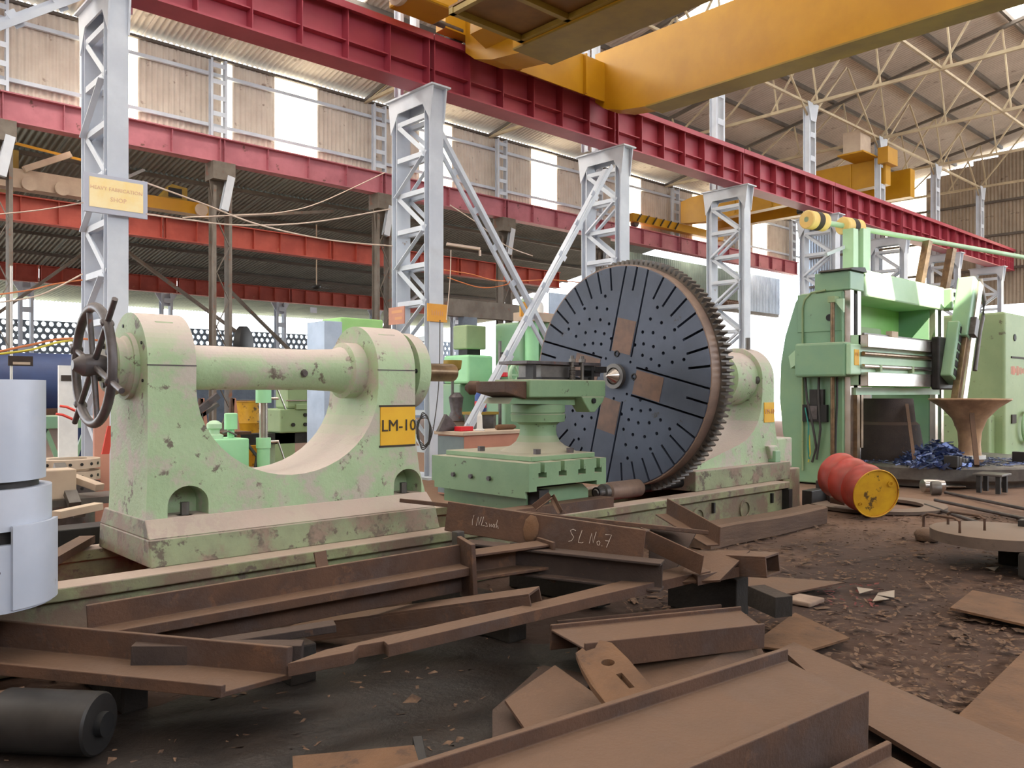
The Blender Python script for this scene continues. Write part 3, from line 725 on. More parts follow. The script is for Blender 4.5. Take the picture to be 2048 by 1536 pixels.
# faceplate with gear ring
fp = thing('faceplate', 'huge dark iron faceplate disc with radial slots and a gear-toothed rim', 'faceplate', (6.76, YA, ZA - 1.2))
RF = 1.148
disc = MB().lathe((6.69, YA, ZA), (1,0,0), [(0, RF - .008), (.008, RF), (.15, RF)], 120).build('disc', 'iron_plate', fp)
ct = MB(); rot0 = -14
def pol(r, a): return (YA - r*math.sin(math.radians(a)), ZA + r*math.cos(math.radians(a)))   # a clockwise from the top as seen
def slot(r0, r1, a, off, w, depth):
    u = (-math.sin(math.radians(a)), math.cos(math.radians(a))); v = (-u[1], u[0])
    p = [(YA + u[0]*r + v[0]*(off + s*w/2), ZA + u[1]*r + v[1]*(off + s*w/2)) for r, s in ((r0,-1),(r1,-1),(r1,1),(r0,1))]
    ct.prism(p, 'x', 6.6, 6.69 + depth)
for q in range(4):
    base = 14 + 90*q
    for k in range(10):
        a = base + 9*k
        if k in (1, 9): continue
        slot(.90, 1.3, a, 0, .024, .12)
    for off in (-.145, .145): slot(.235, 1.3, base, off, .022, .12)
    for k, aa in enumerate((24, 34, 45, 56, 66)):
        for rr in ((.40, .56, .72, .86) if k % 2 == 0 else (.48, .64, .78)):
            y, z = pol(rr, base + aa); n = 8
            ct.prism([(y + .019*math.cos(2*math.pi*i/n), z + .019*math.sin(2*math.pi*i/n)) for i in range(n)], 'x', 6.6, 6.79)
for a in range(0, 360, 45):
    y, z = pol(.235, a + 8); ct.prism([(y + .016*math.cos(2*math.pi*i/8), z + .016*math.sin(2*math.pi*i/8)) for i in range(8)], 'x', 6.6, 6.75)
cut(disc, ct)
for p in disc.data.polygons: p.use_smooth = False
MB().ring((6.70, YA, ZA), (1,0,0), 0, .14, RF - .004, RF + .012, 120).build('rim_band', 'rim_brown', fp, smooth=40)
g = MB(); NT = 120; vs = []; fs = []
pr = []
for i in range(NT):
    a = 2*math.pi*i/NT
    for da, r in ((0, 1.175), (.2, 1.228), (.5, 1.228), (.7, 1.175)): pr.append((YA + r*math.cos(a + da*2*math.pi/NT), ZA + r*math.sin(a + da*2*math.pi/NT)))
g.prism(pr, 'x', 6.84, 6.975); g.build('gear_ring', 'gear_iron', fp)
for q in range(4):
    a = 14 + 90*q; u = Vector((0, -math.sin(math.radians(a)), math.cos(math.radians(a)))); c0 = Vector((6.689, YA, ZA))
    MB().bar(c0 + u*.25, c0 + u*.60, .25, .006, (1,0,0)).build('jaw_track', 'rust_polish', fp)
MB().ring((6.69, YA, ZA), (-1,0,0), 0, .05, .09, .13, 40).build('collar', 'mid_steel', fp, smooth=40)
MB().lathe((6.69, YA, ZA), (-1,0,0), [(0, .09), (.035, .088), (.05, .075), (.16, .006)], 32).build('live_center', 'bright_steel', fp, smooth=35)
for a in (2, 92):
    y, z = pol(.235, a); MB().torus((6.687, y, z), (1,0,0), .028, .009, 16, 6).build('lifting_eye', 'dark_steel', fp, smooth=60)

# compound slide carriage
cg = thing('carriage', 'green lathe carriage with T-slotted table, round pedestal and tool slide', 'carriage', (5.4, 5.7, .444))
tb = MB(); tb.box(4.86, 5.85, 5.0, 6.34, .66, .90); tbo = tb.build('table', 'carriage_green', cg)
ct = MB()
for x in (5.02, 5.27, 5.52, 5.74):
    ct.box(x - .025, x + .025, 4.9, 5.28, .81, 1.0); ct.box(x - .05, x + .05, 4.9, 5.28, .77, .815)
ct.box(4.95, 5.72, 4.9, 5.5, .55, .70)
cut(tbo, ct)
MB().prism([(4.98, .46), (5.78, .46), (5.78, .60), (5.70, .66), (5.06, .66), (4.98, .60)], 'y', 5.16, 6.3).build('saddle', 'carriage_green', cg)
MB().box(5.0, 5.12, 5.02, 5.16, .50, .66).build('gib', 'dark_steel', cg)
MB().box(4.86, 4.88, 5.05, 6.3, .60, .66).build('apron_skirt', 'carriage_green', cg)
for y in (5.5, 5.75, 6.0): MB().tube((4.86, y, .74), (4.835, y, .74), .022, 6).build('bolt', 'worn_iron', cg)
MB().box(5.0, 5.83, 5.12, 6.3, .90, .945).build('sub_plate', 'carriage_green', cg, bevel=.005)
PX, PY = 5.58, 5.62
MB().lathe((PX, PY, .945), (0,0,1), [(0, .36), (.02, .33), (.05, .26), (.09, .21), (.15, .18), (.2, .172), (.25, .178), (.27, .2), (.28, .255), (.35, .262), (.355, .25), (.362, .25), (.367, .26), (.44, .258), (.445, .2), (.52, .2)], 48).build('pedestal', 'carriage_green', cg, smooth=25)
for x, y in ((5.25, 5.3), (5.15, 5.95), (5.6, 5.22)): MB().tube((x, y, .945), (x, y, .99), .035, 6).build('clamp_bolt', 'worn_iron', cg)
sl = MB(); sl.prism([(5.18, 1.455), (6.22, 1.455), (6.22, 1.62), (5.18, 1.62)], 'y', 5.32, 5.8); sl.build('tool_slide', 'carriage_green', cg, bevel=.012)
MB().prism([(5.86, 1.46), (6.2, 1.46), (6.16, 1.4), (6.05, 1.31), (5.98, 1.31), (5.9, 1.4)], 'y', 5.31, 5.5).build('bracket', 'carriage_green', cg, bevel=.01)
MB().tube((6.02, 5.31, 1.42), (6.02, 5.29, 1.42), .025, 12).build('bracket_screw', 'black', cg, smooth=40)
MB().prism([(4.92, 1.5), (5.18, 1.44), (5.18, 1.60), (4.92, 1.60)], 'y', 5.36, 5.76).build('slide_tail', 'rust', cg, bevel=.008)
MB().prism([(5.0, 1.40), (5.86, 1.38), (5.86, 1.455), (5.05, 1.455)], 'y', 5.4, 5.75).build('slide_way', 'carriage_green', cg)
MB().box(5.42, 6.05, 5.40, 5.74, 1.62, 1.645).build('clamp_plate', 'dark_steel', cg)
MB().box(5.42, 5.80, 5.42, 5.72, 1.645, 1.755).build('tool_block', 'mid_steel', cg)
MB().box(5.20, 6.22, 5.38, 5.76, 1.76, 1.79).build('clamp_plate', 'worn_iron', cg, bevel=.003)
MB().box(5.86, 6.34, 5.50, 5.56, 1.66, 1.72).build('cutting_tool', 'worn_iron', cg); MB().box(6.25, 6.42, 5.48, 5.58, 1.70, 1.76).build('tool_bit', 'dark_steel', cg)
for x, y in ((5.78, 5.36), (5.92, 5.36)):
    sp = MB().tube((x, y, 1.62), (x, y, 1.85), .018, 10).build('stud', 'mid_steel', cg, smooth=40)
    if x < 5.8:
        for i in range(9): MB().torus((x, y, 1.635 + i*.013), (0,0,1), .026, .005, 16, 5).build('spring_coil', 'mid_steel', sp, smooth=60)
    MB().tube((x, y, 1.79), (x, y, 1.82), .034, 6).build('nut', 'mid_steel', sp)
for x in (5.3, 6.1): MB().box(x, x + .04, 5.40, 5.5, 1.62, 1.76).build('jack_block', 'dark_steel', cg)
# feed screw in front of the faceplate, with its coupling
fs_ = thing('feed_screw', 'dark steel feed screw with rounded coupling end below the faceplate', 'feed screw', (6.6, 5.3, .45))
MB().tube((6.05, 5.3, .53), (9.0, 5.3, .53), .055, 18).build('shaft', 'dark_steel', fs_, smooth=40)
MB().lathe((6.2, 5.3, .53), (1,0,0), [(0, .06), (.02, .09), (.5, .09), (.52, .06)], 24).build('sleeve', 'rim_brown', fs_, smooth=40)
MB().lathe((6.2, 5.3, .53), (-1,0,0), [(0, .075), (.06, .075), (.07, .055), (.13, .055), (.16, .03)], 20).build('coupling_end', 'mid_steel', fs_, smooth=40)
# loose bar lying between tailstock and carriage
tag(MB().bar((4.25, 5.03, .49), (5.9, 5.03, .49), .16, .09).build('rail_cover', 'rust'), 'dusty flat rail cover lying on the bed beside the tailstock foot', 'bar')
tag(MB().bar((1.05, 5.02, .49), (1.75, 6.16, .49), .1, .05).build('loose_bar', 'rust'), 'short flat bar lying across the bed left of the tailstock', 'bar')
# ------------------------------------------------------------------ overhead crane of the near bay
cr = thing('overhead_crane', 'big yellow overhead crane bridge spanning the near bay above the red girder', 'crane', (11.4, 5, 7.13))
def girder_box(x0, x1, yend, name):
    mb = MB(); pr = [(yend, 7.55), (yend, 8.55), (-5.5, 8.55), (-5.5, 7.13), (yend - 1.4, 7.13), (yend - .7, 7.22), (yend - .25, 7.36)]
    mb.prism(pr, 'x', x0, x1); return mb.build(name, 'crane_yellow', cr)
g2 = girder_box(13.06, 13.48, 11.46, 'bridge_girder'); g1 = girder_box(9.45, 10.1, 11.35, 'bridge_girder')
for x0, x1, ye in ((13.0, 13.54, 10.1), (9.25, 10.16, 9.9)):
    MB().box(x0, x1, -5.5, ye, 7.10, 7.13).build('bottom_flange', 'crane_olive', cr)
MB().box(9.0, 14.1, 11.35, 11.62, 7.86, 8.30).build('end_carriage', 'crane_yellow', cr)
for x in (9.5, 13.6): MB().lathe((x, 11.6, 7.98), (0,1,0), [(0, .17), (.1, .17), (.1, .14), (.2, .14)], 28).build('wheel', 'worn_iron', cr, smooth=40)
MB().prism([(10.1, 7.5), (13.06, 7.5), (13.06, 8.3), (10.1, 8.3)], 'y', 11.2, 11.23).build('end_tie', 'crane_yellow', cr)
MB().box(10.6, 10.64, 11.12, 11.2, 7.5, 8.3).build('tie_rib', 'crane_yellow', cr); MB().box(12.4, 12.44, 11.12, 11.2, 7.5, 8.3).build('tie_rib', 'crane_yellow', cr)
wk = MB().box(7.75, 9.25, -5.5, 9.7, 7.24, 7.27).build('walkway', 'walkway_brown', cr)
for y in (9.65, 8.63, 7.4, 6.2, 5.0): MB().bar((7.75, y, 7.19), (9.25, y, 7.19), .09, .09).build('walkway_beam', 'crane_olive', wk)
for x in (7.8, 9.2): MB().bar((x, -5.5, 7.185), (x, 9.7, 7.185), .08, .08).build('walkway_beam', 'crane_olive', wk)
MB().box(9.25, 9.45, -5.5, 9.9, 7.13, 7.6).build('girder_fillet', 'crane_yellow', cr)
MB().prism([(9.1, 7.6), (9.45, 7.45), (9.45, 7.9), (9.1, 7.9)], 'y', 9.95, 10.8).build('bracket_box', 'crane_yellow', cr)
MB().box(7.7, 8.6, 10.5, 11.2, 7.72, 8.4).build('drive_box', 'crane_yellow', cr, bevel=.04)
dr = MB().lathe((7.7, 10.8, 7.9), (-1,0,0), [(0, .25), (.04, .27), (.1, .27), (.14, .2), (.34, .2), (.36, .1)], 28).build('drive_motor', 'stone_beige', cr, smooth=35)
MB().tube((8.2, 11.4, 7.92), (9.4, 11.4, 7.92), .06, 14).build('drive_shaft', 'worn_iron', cr, smooth=40)
# crane of the far bay riding the faded beam
fc = thing('far_crane', 'smaller yellow crane bridge in the far bay beyond the column row', 'crane', (29.2, 16, 8.2))
MB().prism([(20.6, 8.6), (20.6, 9.5), (20.0, 9.62), (12.1, 9.62), (12.1, 8.7), (19.6, 8.5)], 'x', 28.9, 29.3).build('bridge_girder', 'crane_yellow', fc)
MB().box(31.0, 31.4, 12.1, 20.6, 8.6, 9.62).build('bridge_girder', 'crane_yellow', fc)
for y in (13.3, 14.8, 16.4, 18.0): MB().box(28.86, 28.9, y, y + .06, 8.62, 9.6).build('stiffener', 'crane_yellow', fc)
ec = MB().box(25.8, 32.2, 20.65, 20.95, 8.28, 8.6).build('end_carriage', 'crane_yellow', fc)
for i in range(6): MB().bar((26.0 + .5*i, 20.6, 8.3), (26.25 + .5*i, 20.6, 8.6), .04, .05, (0,1,0)).build('lattice', 'ink', ec)
for x in (26.2, 31.8): MB().lathe((x, 20.8, 8.26), (0,1,0), [(0, .15), (.2, .15)], 20).build('wheel', 'worn_iron', fc, smooth=40)
MB().box(28.6, 29.4, 11.9, 12.25, 9.35, 9.9).build('end_plate', 'crane_yellow', fc)
MB().box(27.6, 28.4, 12.4, 13.0, 9.65, 10.35).build('control_cabinet', 'stone_beige', fc)
MB().box(27.6, 29.0, 12.3, 13.2, 9.6, 9.65).build('platform', 'crane_yellow', fc)
MB().lathe((29.1, 15.2, 8.3), (0,1,0), [(0, .1), (.25, .1)], 14).build('hook_block', 'dark_steel', fc, smooth=40)

# crane inside the dark side bay at the left
bc = thing('bay_crane', 'weathered yellow crane parked on the oxide beam in the dark side bay', 'crane', (7, 22.3, 6.24))
MB().box(7.7, 9.5, 22.1, 22.5, 6.3, 6.62).build('end_carriage', 'crane_yellow', bc)
MB().box(3.6, 6.3, 22.1, 22.5, 6.3, 6.75).build('end_carriage', 'stone_beige', bc)
MB().prism([(8.05, 6.62), (8.75, 6.62), (8.75, 6.95), (8.35, 7.0)], 'y', 22.1, 22.5).build('buffer_box', 'crane_olive', bc)
MB().box(8.25, 8.6, 22.08, 22.1, 6.66, 6.9).build('hatch', 'black', bc)
for x in (9.1, 5.7, 5.0): MB().lathe((x, 22.05, 6.42), (0,-1,0), [(0, .17), (.06, .17)], 22).build('wheel', 'stone_beige', bc, smooth=40)
MB().box(4.4, 4.9, 22.6, 33.5, 6.4, 7.3).build('bridge_girder', 'crane_olive', bc)
MB().bar((3.6, 22.2, 7.45), (6.6, 22.2, 7.2), .05, .06).build('handrail', 'crane_yellow', bc)
MB().bar((4.9, 22.1, 6.75), (5.9, 22.1, 7.3), .14, .14).build('strut', 'stone_beige', bc)
MB().box(3.75, 4.2, 22.08, 22.1, 6.8, 7.0).build('cable_reel', 'orange_hose', bc)
# ------------------------------------------------------------------ vertical turning lathe at the right
vt = thing('vertical_lathe', 'large green vertical turning lathe with crossrail and leaning ram', 'vertical lathe', (15, 6.4, 0))
def side(x0, x1, name, zb=0.):
    # upright seen from the side: straight front, rounded back
    pr = [(6.12, zb), (6.12, 3.15), (6.85, 3.15), (6.95, 3.02), (7.14, 2.45), (7.22, 2.0), (7.24, 1.4), (7.18, .8), (7.05, zb + .3), (7.0, zb)]
    return MB().prism(pr, 'x', x0, x1).build(name, 'machine_green', vt, smooth=24, bevel=.02)
side(13.0, 13.48, 'upright'); side(16.6, 17.1, 'upright', .37)
MB().box(12.98, 13.0, 6.14, 6.9, 2.5, 3.13).build('access_panel', 'machine_green', vt, bevel=.006)
MB().tube((12.98, 6.34, 2.72), (12.965, 6.34, 2.72), .055, 20).build('port', 'black', vt, smooth=40)
MB().path([(12.97, 6.8, .2), (12.97, 6.8, 2.9), (12.97, 6.76, 3.05), (12.97, 6.65, 3.15), (12.97, 6.4, 3.17)], .018, 8).build('oil_pipe', 'machine_green_old', vt, smooth=60)
MB().prism([(6.05, 3.0), (6.22, 3.0), (6.05, 2.78)], 'x', 12.86, 12.9).build('gusset', 'machine_green_pale', vt)
MB().tube((12.88, 6.24, .3), (12.88, 6.24, 3.0), .035, 12).build('elevating_screw', 'bronze_steel', vt, smooth=40)
MB().box(12.83, 13.0, 6.18, 6.3, 2.95, 3.05).build('screw_bearing', 'machine_green_old', vt)
for x in (13.1, 13.36, 16.66, 16.96):
    MB().box(x - .06, x + .06, 6.02, 6.12, .37 if x > 15 else .1, 3.15).build('guideway', 'bright_steel', vt)
MB().tube((13.23, 6.04, 2.4), (13.23, 6.04, 3.1), .03, 10).build('lead_screw', 'dark_steel', vt, smooth=40)
# top: cap block, cross beam
MB().box(12.98, 13.5, 6.0, 6.6, 3.15, 3.46).build('cap_block', 'machine_green', vt, bevel=.02)
MB().prism([(12.9, 3.46), (13.5, 3.46), (13.42, 3.54), (13.0, 3.5)], 'y', 5.95, 6.5).build('cap_cover', 'dark_steel', vt)
MB().box(13.5, 16.95, 5.98, 6.8, 3.08, 3.52).build('top_beam', 'machine_green_pale', vt, bevel=.03)
MB().box(13.5, 16.6, 6.7, 6.8, 1.6, 3.08).build('back_panel', 'bright_green', vt)
MB().prism([(13.9, 2.42), (15.4, 2.42), (15.3, 2.66), (14.0, 2.66)], 'y', 6.5, 6.6).build('tie_rib', 'machine_green_old', vt)
MB().box(16.95, 17.35, 5.85, 6.5, 3.1, 3.5).build('gear_head', 'machine_green', vt, bevel=.03)
for z in (3.2, 3.35): MB().box(17.05, 17.2, 5.83, 5.85, z, z + .07).build('slot', 'black', vt)
# crossrail
cr_ = MB().box(13.05, 17.3, 5.86, 6.02, 1.62, 2.42).build('crossrail', 'machine_green_pale', vt)
MB().box(13.05, 17.3, 5.74, 5.9, 2.22, 2.42).build('upper_way', 'bright_steel', cr_, bevel=.008)
MB().box(13.05, 17.3, 5.74, 5.9, 1.60, 1.82).build('lower_way', 'bright_steel', cr_, bevel=.008)
MB().tube((13.05, 5.82, 2.12), (17.2, 5.82, 2.12), .035, 12).build('feed_screw', 'bronze_steel', cr_, smooth=40)
MB().tube((13.05, 5.82, 1.92), (17.2, 5.82, 1.92), .035, 12).build('feed_rod', 'bright_steel', cr_, smooth=40)
MB().box(13.05, 17.3, 5.8, 5.84, 2.42, 2.45).build('oil_channel', 'mid_steel', cr_); MB().box(14.0, 14.25, 5.76, 5.86, 2.42, 2.52).build('lubricator', 'stone_beige', cr_)
for x in (13.6, 14.9): MB().box(x, x + .08, 5.78, 5.86, 1.84, 1.95).build('support', 'machine_green_old', cr_)
MB().box(13.15, 16.7, 5.98, 6.1, 1.46, 1.58).build('lower_ledge', 'machine_green_pale', vt)
MB().box(13.15, 13.25, 5.96, 6.05, .35, 1.46).build('guide_strip', 'bronze_steel', vt); MB().box(13.34, 13.42, 5.98, 6.05, .6, 1.46).build('guide_strip', 'bronze_steel', vt)
# gearbox on the left end of the rail
gb = MB().box(12.68, 13.05, 5.94, 6.80, 1.75, 2.30).build('rail_gearbox', 'machine_green', vt, bevel=.04)
MB().box(12.70, 13.08, 5.86, 5.94, 1.78, 2.27).build('gearbox_cover', 'machine_green_pale', vt, bevel=.02)
sg = MB().box(12.82, 12.985, 5.853, 5.86, 1.93, 2.18).build('name_plate', 'sign_yellow', vt); sg['label'] = 'small yellow plate with faint lettering'
text('lettering', 'VTL', 'ink_faded', .075, (12.9, 5.85, 2.1), (1,0,0), (0,0,1), sg, .001)
MB().prism([(6.80, 2.2), (6.92, 2.1), (6.88, 1.9), (6.80, 1.95)], 'x', 12.72, 12.9).build('handle', 'machine_green_pale', vt)
# switch box with cables on the upright side
sb = MB().box(12.93, 13.0, 6.42, 6.66, 1.30, 1.55).build('switch_box', 'dark_steel', vt); MB().box(12.92, 12.99, 6.36, 6.78, 1.02, 1.3).build('switch_box', 'black', vt)
MB().box(12.91, 12.92, 6.52, 6.66, 1.06, 1.28).build('switch_plate', 'worn_iron', sb)
for m_, pts in (('wire_dark', [(12.93, 6.74, 1.8), (12.92, 6.70, 1.4), (12.91, 6.60, 1.0), (12.93, 6.54, .6), (12.94, 6.62, .35)]), ('teal', [(12.9, 6.72, 1.25), (12.9, 6.66, .95), (12.92, 6.68, .6), (12.92, 6.66, .4)]),
                ('yellow_hose', [(12.92, 6.66, .8), (12.92, 6.64, .5), (12.93, 6.68, .35)]), ('wire_dark', [(12.95, 6.2, 1.75), (12.95, 6.2, 1.35), (12.95, 6.22, .9), (12.96, 6.24, .3)]), ('wire_dark', [(12.94, 6.5, 1.75), (12.92, 6.5, 1.45), (12.93, 6.47, .9), (12.94, 6.54, .4)])):
    MB().path(pts, .02 if m_ == 'wire_dark' else .012, 8).build('cable', m_, vt, smooth=60)
# saddle and leaning ram
rx, ry = 15.98, 5.62; lean = Vector((.40, 0, 1)).normalized(); up3 = lean
def ram_box(t0, t1, u0, u1, v0, v1, name, m, bevel=.01, parent=vt):
    c = Vector((rx, ry, 2.0)); U = Vector((lean.z, 0, -lean.x)); V = Vector((0, -1, 0))
    return MB().hexa([c + lean*t0 + U*a + V*b for a, b in ((u0,v0),(u1,v0),(u1,v1),(u0,v1))], [c + lean*t1 + U*a + V*b for a, b in ((u0,v0),(u1,v0),(u1,v1),(u0,v1))]).build(name, m, parent, bevel=bevel)
MB().box(15.62, 16.4, 5.60, 5.74, 1.55, 2.5).build('saddle', 'dark_steel', vt, bevel=.03)
sd = ram_box(-.30, .78, -.22, .26, .0, .2, 'swivel', 'machine_green', .03)
for i in range(6): ram_box(-.24 + .165*i, -.12 + .165*i, -.12, .0, .195, .21, 'pocket', 'black', .004, sd)
ram_box(.55, 1.75, -.06, .30, .0, .3, 'ram_housing', 'machine_green', .03)
ram_box(-.85, 1.72, .10, .30, .2, .34, 'ram', 'bright_steel', .012)
ram_box(-.85, 1.0, .02, .10, .16, .28, 'ram_side', 'bronze_steel', .008)
ram_box(.6, .95, .02, .2, .2, .4, 'ram_clamp', 'worn_iron', .01)
ram_box(-1.02, -.85, .10, .26, .2, .32, 'tool_holder', 'dark_steel', .02); ram_box(-1.1, -.98, .18, .28, .22, .3, 'cutting_tool', 'bronze_steel', .01)
MB().path([(16.95, 5.35, 3.62), (17.0, 5.3, 3.2), (16.92, 5.3, 2.9), (16.75, 5.3, 2.6), (16.5, 5.3, 1.9)], .04, 8).build('hydraulic_pipe', 'mid_steel', vt, smooth=60)

# table
tbl = thing('rotary_table', 'round steel turning table with blue swarf under the vertical lathe', 'turntable', (15.6, 5.9, 0))
MB().lathe((15.6, 5.9, .0), (0,0,1), [(0, 1.95), (.1, 1.95), (.1, 2.1), (.12, 2.12), (.30, 2.12), (.33, 2.09), (.34, 2.06)], 96).build('table', 'mid_steel', tbl, smooth=30)
for a in range(180, 300, 15):
    c, s_ = math.cos(math.radians(a)), math.sin(math.radians(a))
    MB().bar((15.6 + 1.2*c, 5.9 + 1.2*s_, .342), (15.6 + 2.02*c, 5.9 + 2.02*s_, .342), .05, .006).build('slot', 'black', tbl)
vs = MB(); random.seed(3)
for i in range(900):
    a = random.uniform(0, 2*math.pi); rr = .75*math.sqrt(random.random()); cx, cy = 14.25 + rr*1.0*math.cos(a), 5.15 + rr*math.sin(a)*.8
    h = max(0, .5 - rr*.7)*random.random(); z = .345 + h
    d = Vector((random.uniform(-1,1), random.uniform(-1,1), random.uniform(-.5,.6)))*.09; e = Vector((random.uniform(-1,1), random.uniform(-1,1), random.uniform(0,1)))*.025
    p = Vector((cx, cy, max(z, .35))); vs.add([p - d - e, p + d - e*.3, p + d + e, p - d + e], [(0,1,2,3)])
for i in range(700):
    a = random.uniform(math.radians(170), math.radians(300)); rr = 2.0*math.sqrt(random.uniform(.25, 1)); p = Vector((15.6 + rr*math.cos(a), 5.9 + rr*math.sin(a), .352))
    d = Vector((random.uniform(-1,1), random.uniform(-1,1), .1))*.06; e = Vector((-d.y, d.x, .05))*.2; vs.add([p - d, p + e, p + d], [(0,1,2)])
tag(vs.build('swarf', 'blue_swarf', fix=False), 'tangled blue steel swarf heaped on the turning table', 'swarf', kind='stuff')
jw = thing('table_jaw', 'stepped dark steel clamping jaw on the near edge of the turning table', 'jaw', (13.9, 4.75, .34))
for i in range(4): MB().box(13.7 + .13*i, 13.8 + .13*i, 4.65, 4.85, .34, .52 - .02*i).build('step', 'mid_steel' if i else 'dark_steel', jw, bevel=.01)
j2 = copy_tree(jw, (1.75, -.45, 0)); j2['label'] = 'stepped steel clamping jaw beside the flared workpiece'
# big dark drum-shaped work behind and flared workpiece
tag(MB().lathe((14.75, 6.2, .345), (0,0,1), [(0, .62), (.1, .64), (.6, .56), (.65, .5), (1.05, .46)], 48).build('work_ring', 'rust_dark', smooth=30), 'dark rough casting standing on the table behind the swarf', 'casting')
wpz = thing('flared_casting', 'shiny flared funnel casting on a stem being turned on the table', 'casting', (15.0, 4.9, .34))
MB().lathe((15.0, 4.9, .34), (0,0,1), [(0, .2), (.1, .22), (.12, .18), (.3, .165), (.5, .18), (.72, .26), (.9, .42), (1.04, .62), (1.06, .62), (1.04, .5), (.95, .3)], 48).build('body', 'flared_casting', wpz, smooth=30)
MB().lathe((15.0, 4.9, .40), (0,0,1), [(0, .24), (.06, .24)], 32).build('ring', 'white_paint', wpz, smooth=30)
tag(MB().bar((13.75, 5.3, .36), (14.5, 5.72, 1.3), .05, .03).build('pry_bar', 'rust'), 'long rusty bar leaning on the dark casting on the table', 'bar')
tag(MB().bar((14.1, 4.5, .36), (14.72, 4.78, 1.2), .07, .05).build('prop_bar', 'rust'), 'flat prop leaning against the flared casting', 'bar')

# boom with striped weights, carried on a post over the vertical lathe
bo = thing('boom', 'long pale boom pipe above the vertical lathe with two striped end weights', 'boom', (14.2, 6.5, 3.46))
p0, p1 = Vector((13.98, 7.19, 4.58)), Vector((22.5, 5.65, 4.58)); d = (p1 - p0).normalized()
MB().tube(p0 - d*.1, p1, .05, 12).build('pipe', 'machine_green_pale', bo, smooth=40)
for t in (0, 1.02):
    a = p0 + d*t
    wt = MB().lathe(a - d*.1, d, [(0, .15), (.02, .165), (.48, .165), (.5, .15)], 28).build('weight', 'sign_faded', bo, smooth=35)
    MB().lathe(a + d*.08, d, [(0, .168), (.14, .168)], 28).build('stripe', 'ink', wt, smooth=35)
MB().box(15.15, 15.45, 6.75, 7.0, 3.52, 4.53).build('post', 'machine_green_pale', bo); MB().box(14.85, 15.05, 6.8, 7.0, 3.52, 4.5).build('post', 'machine_green_pale', bo)
MB().bar((15.2, 6.9, 4.3), (14.4, 7.1, 4.0), .06, .06).build('stay', 'column_paint', bo)
for x in (17.0, 18.3): MB().bar((x, 6.5, 3.4), (x + .25, 6.4, 4.5), .16, .1).build('prop', 'bronze_steel', bo)

# second machine at the right edge
m2 = thing('edge_machine', 'pale green machine column cut off by the right edge of the frame', 'machine', (21.5, 6.5, 0))
MB().box(20.6, 23.0, 6.0, 7.4, 0, 3.3).build('body', 'machine_green_old', m2, bevel=.05)
MB().box(20.2, 20.6, 6.2, 7.2, 0, 1.0).build('side_box', 'machine_green_old', m2, bevel=.04)
MB().tube((21.25, 6.0, 2.75), (21.25, 5.98, 2.75), .08, 18).build('port', 'black', m2)
MB().box(21.0, 22.4, 5.98, 6.0, 2.28, 2.32).build('groove', 'ink', m2)
MB().box(21.0, 21.3, 5.97, 6.0, .8, 1.0).build('recess', 'ink', m2)
random.seed(5)
for i in range(14):
    xx = 21.0 + .1*i; hgt = random.uniform(.05, .11); MB().box(xx, xx + random.uniform(.05, .09), 5.996, 6.0, 2.0 - hgt, 2.0 + hgt).build('worn_letter', 'salmon', m2)
MB().torus((21.9, 5.9, .7), (0,1,0), .35, .05, 32, 8).build('handwheel', 'machine_green_pale', m2, smooth=60)
MB().box(20.2, 23.2, 5.8, 7.5, 0, .12).build('base', 'machine_green_old', m2)
# ------------------------------------------------------------------ drum, ring, sleeper and oddments on the right floor
dr_ = thing('oil_drum', 'dented red steel oil drum lying on its side with yellow end facing out', 'drum', (10.1, 4.6, 0))
n0, n1 = Vector((9.86, 4.24, .30)), Vector((10.34, 4.93, .44)); ax = (n1 - n0).normalized()
MB().lathe(n0, ax, [(.016, .27), (.014, .28), (0, .284), (0, .29), (.012, .295), (.03, .285), (.25, .285), (.27, .297), (.29, .285), (.56, .285), (.58, .297), (.60, .285), (.82, .285), (.84, .295), (.855, .285)], 48).build('shell', 'drum_red', dr_, smooth=35)
MB().lathe(n0 + ax*.016, -ax, [(0, .279), (.006, .279)], 48).build('lid', 'drum_yellow', dr_, smooth=35)
MB().torus(n0, ax, .287, .008, 48, 8).build('chime', 'drum_yellow', dr_, smooth=60)
_, uu, vv = basis(ax, (0,0,1))
for a, b, r in ((.17, .12, .035), (-.19, -.12, .022)):
    MB().ring(n0 + uu*a + vv*b, -ax, 0, .012, r*.6, r, 16).build('bung', 'drum_yellow', dr_, smooth=40)
tag(MB().ring((11.0, 4.75, .0), (0,0,1), .0, .04, .58, .86, 56).build('ring_plate', 'plate_dusty', smooth=40), 'flat dusty steel ring lying on the floor under the red drum', 'ring')
tag(MB().ring((11.7, 5.35, .0), (0,0,1), .0, .03, .42, .6, 48).build('ring_plate', 'rust', smooth=40), 'thin rusty ring on the floor beside the gear cover', 'ring')
sp = MB(); v = []
for i in range(15):
    t = i/14; x = 6.75 + 2.35*t; o = .012*math.sin(9*t); h = .205 + .012*math.sin(5*t + 1)
    v.append([(x, 4.47 + o, 0), (x, 4.46 + o, h - .02), (x, 4.49 + o, h), (x, 4.70 + o, h), (x, 4.73 + o, h - .02), (x, 4.72 + o, 0)])
vs = [p for r in v for p in r]; fs = [tuple(range(6)), tuple(range(len(vs) - 1, len(vs) - 7, -1))]
for i in range(14): fs += [(i*6 + j, (i + 1)*6 + j, (i + 1)*6 + (j + 1) % 6, i*6 + (j + 1) % 6) for j in range(6)]
tag(sp.add(vs, fs).build('timber_sleeper', 'timber', smooth=30), 'long rounded brown timber sleeper lying in front of the lathe bed', 'timber')
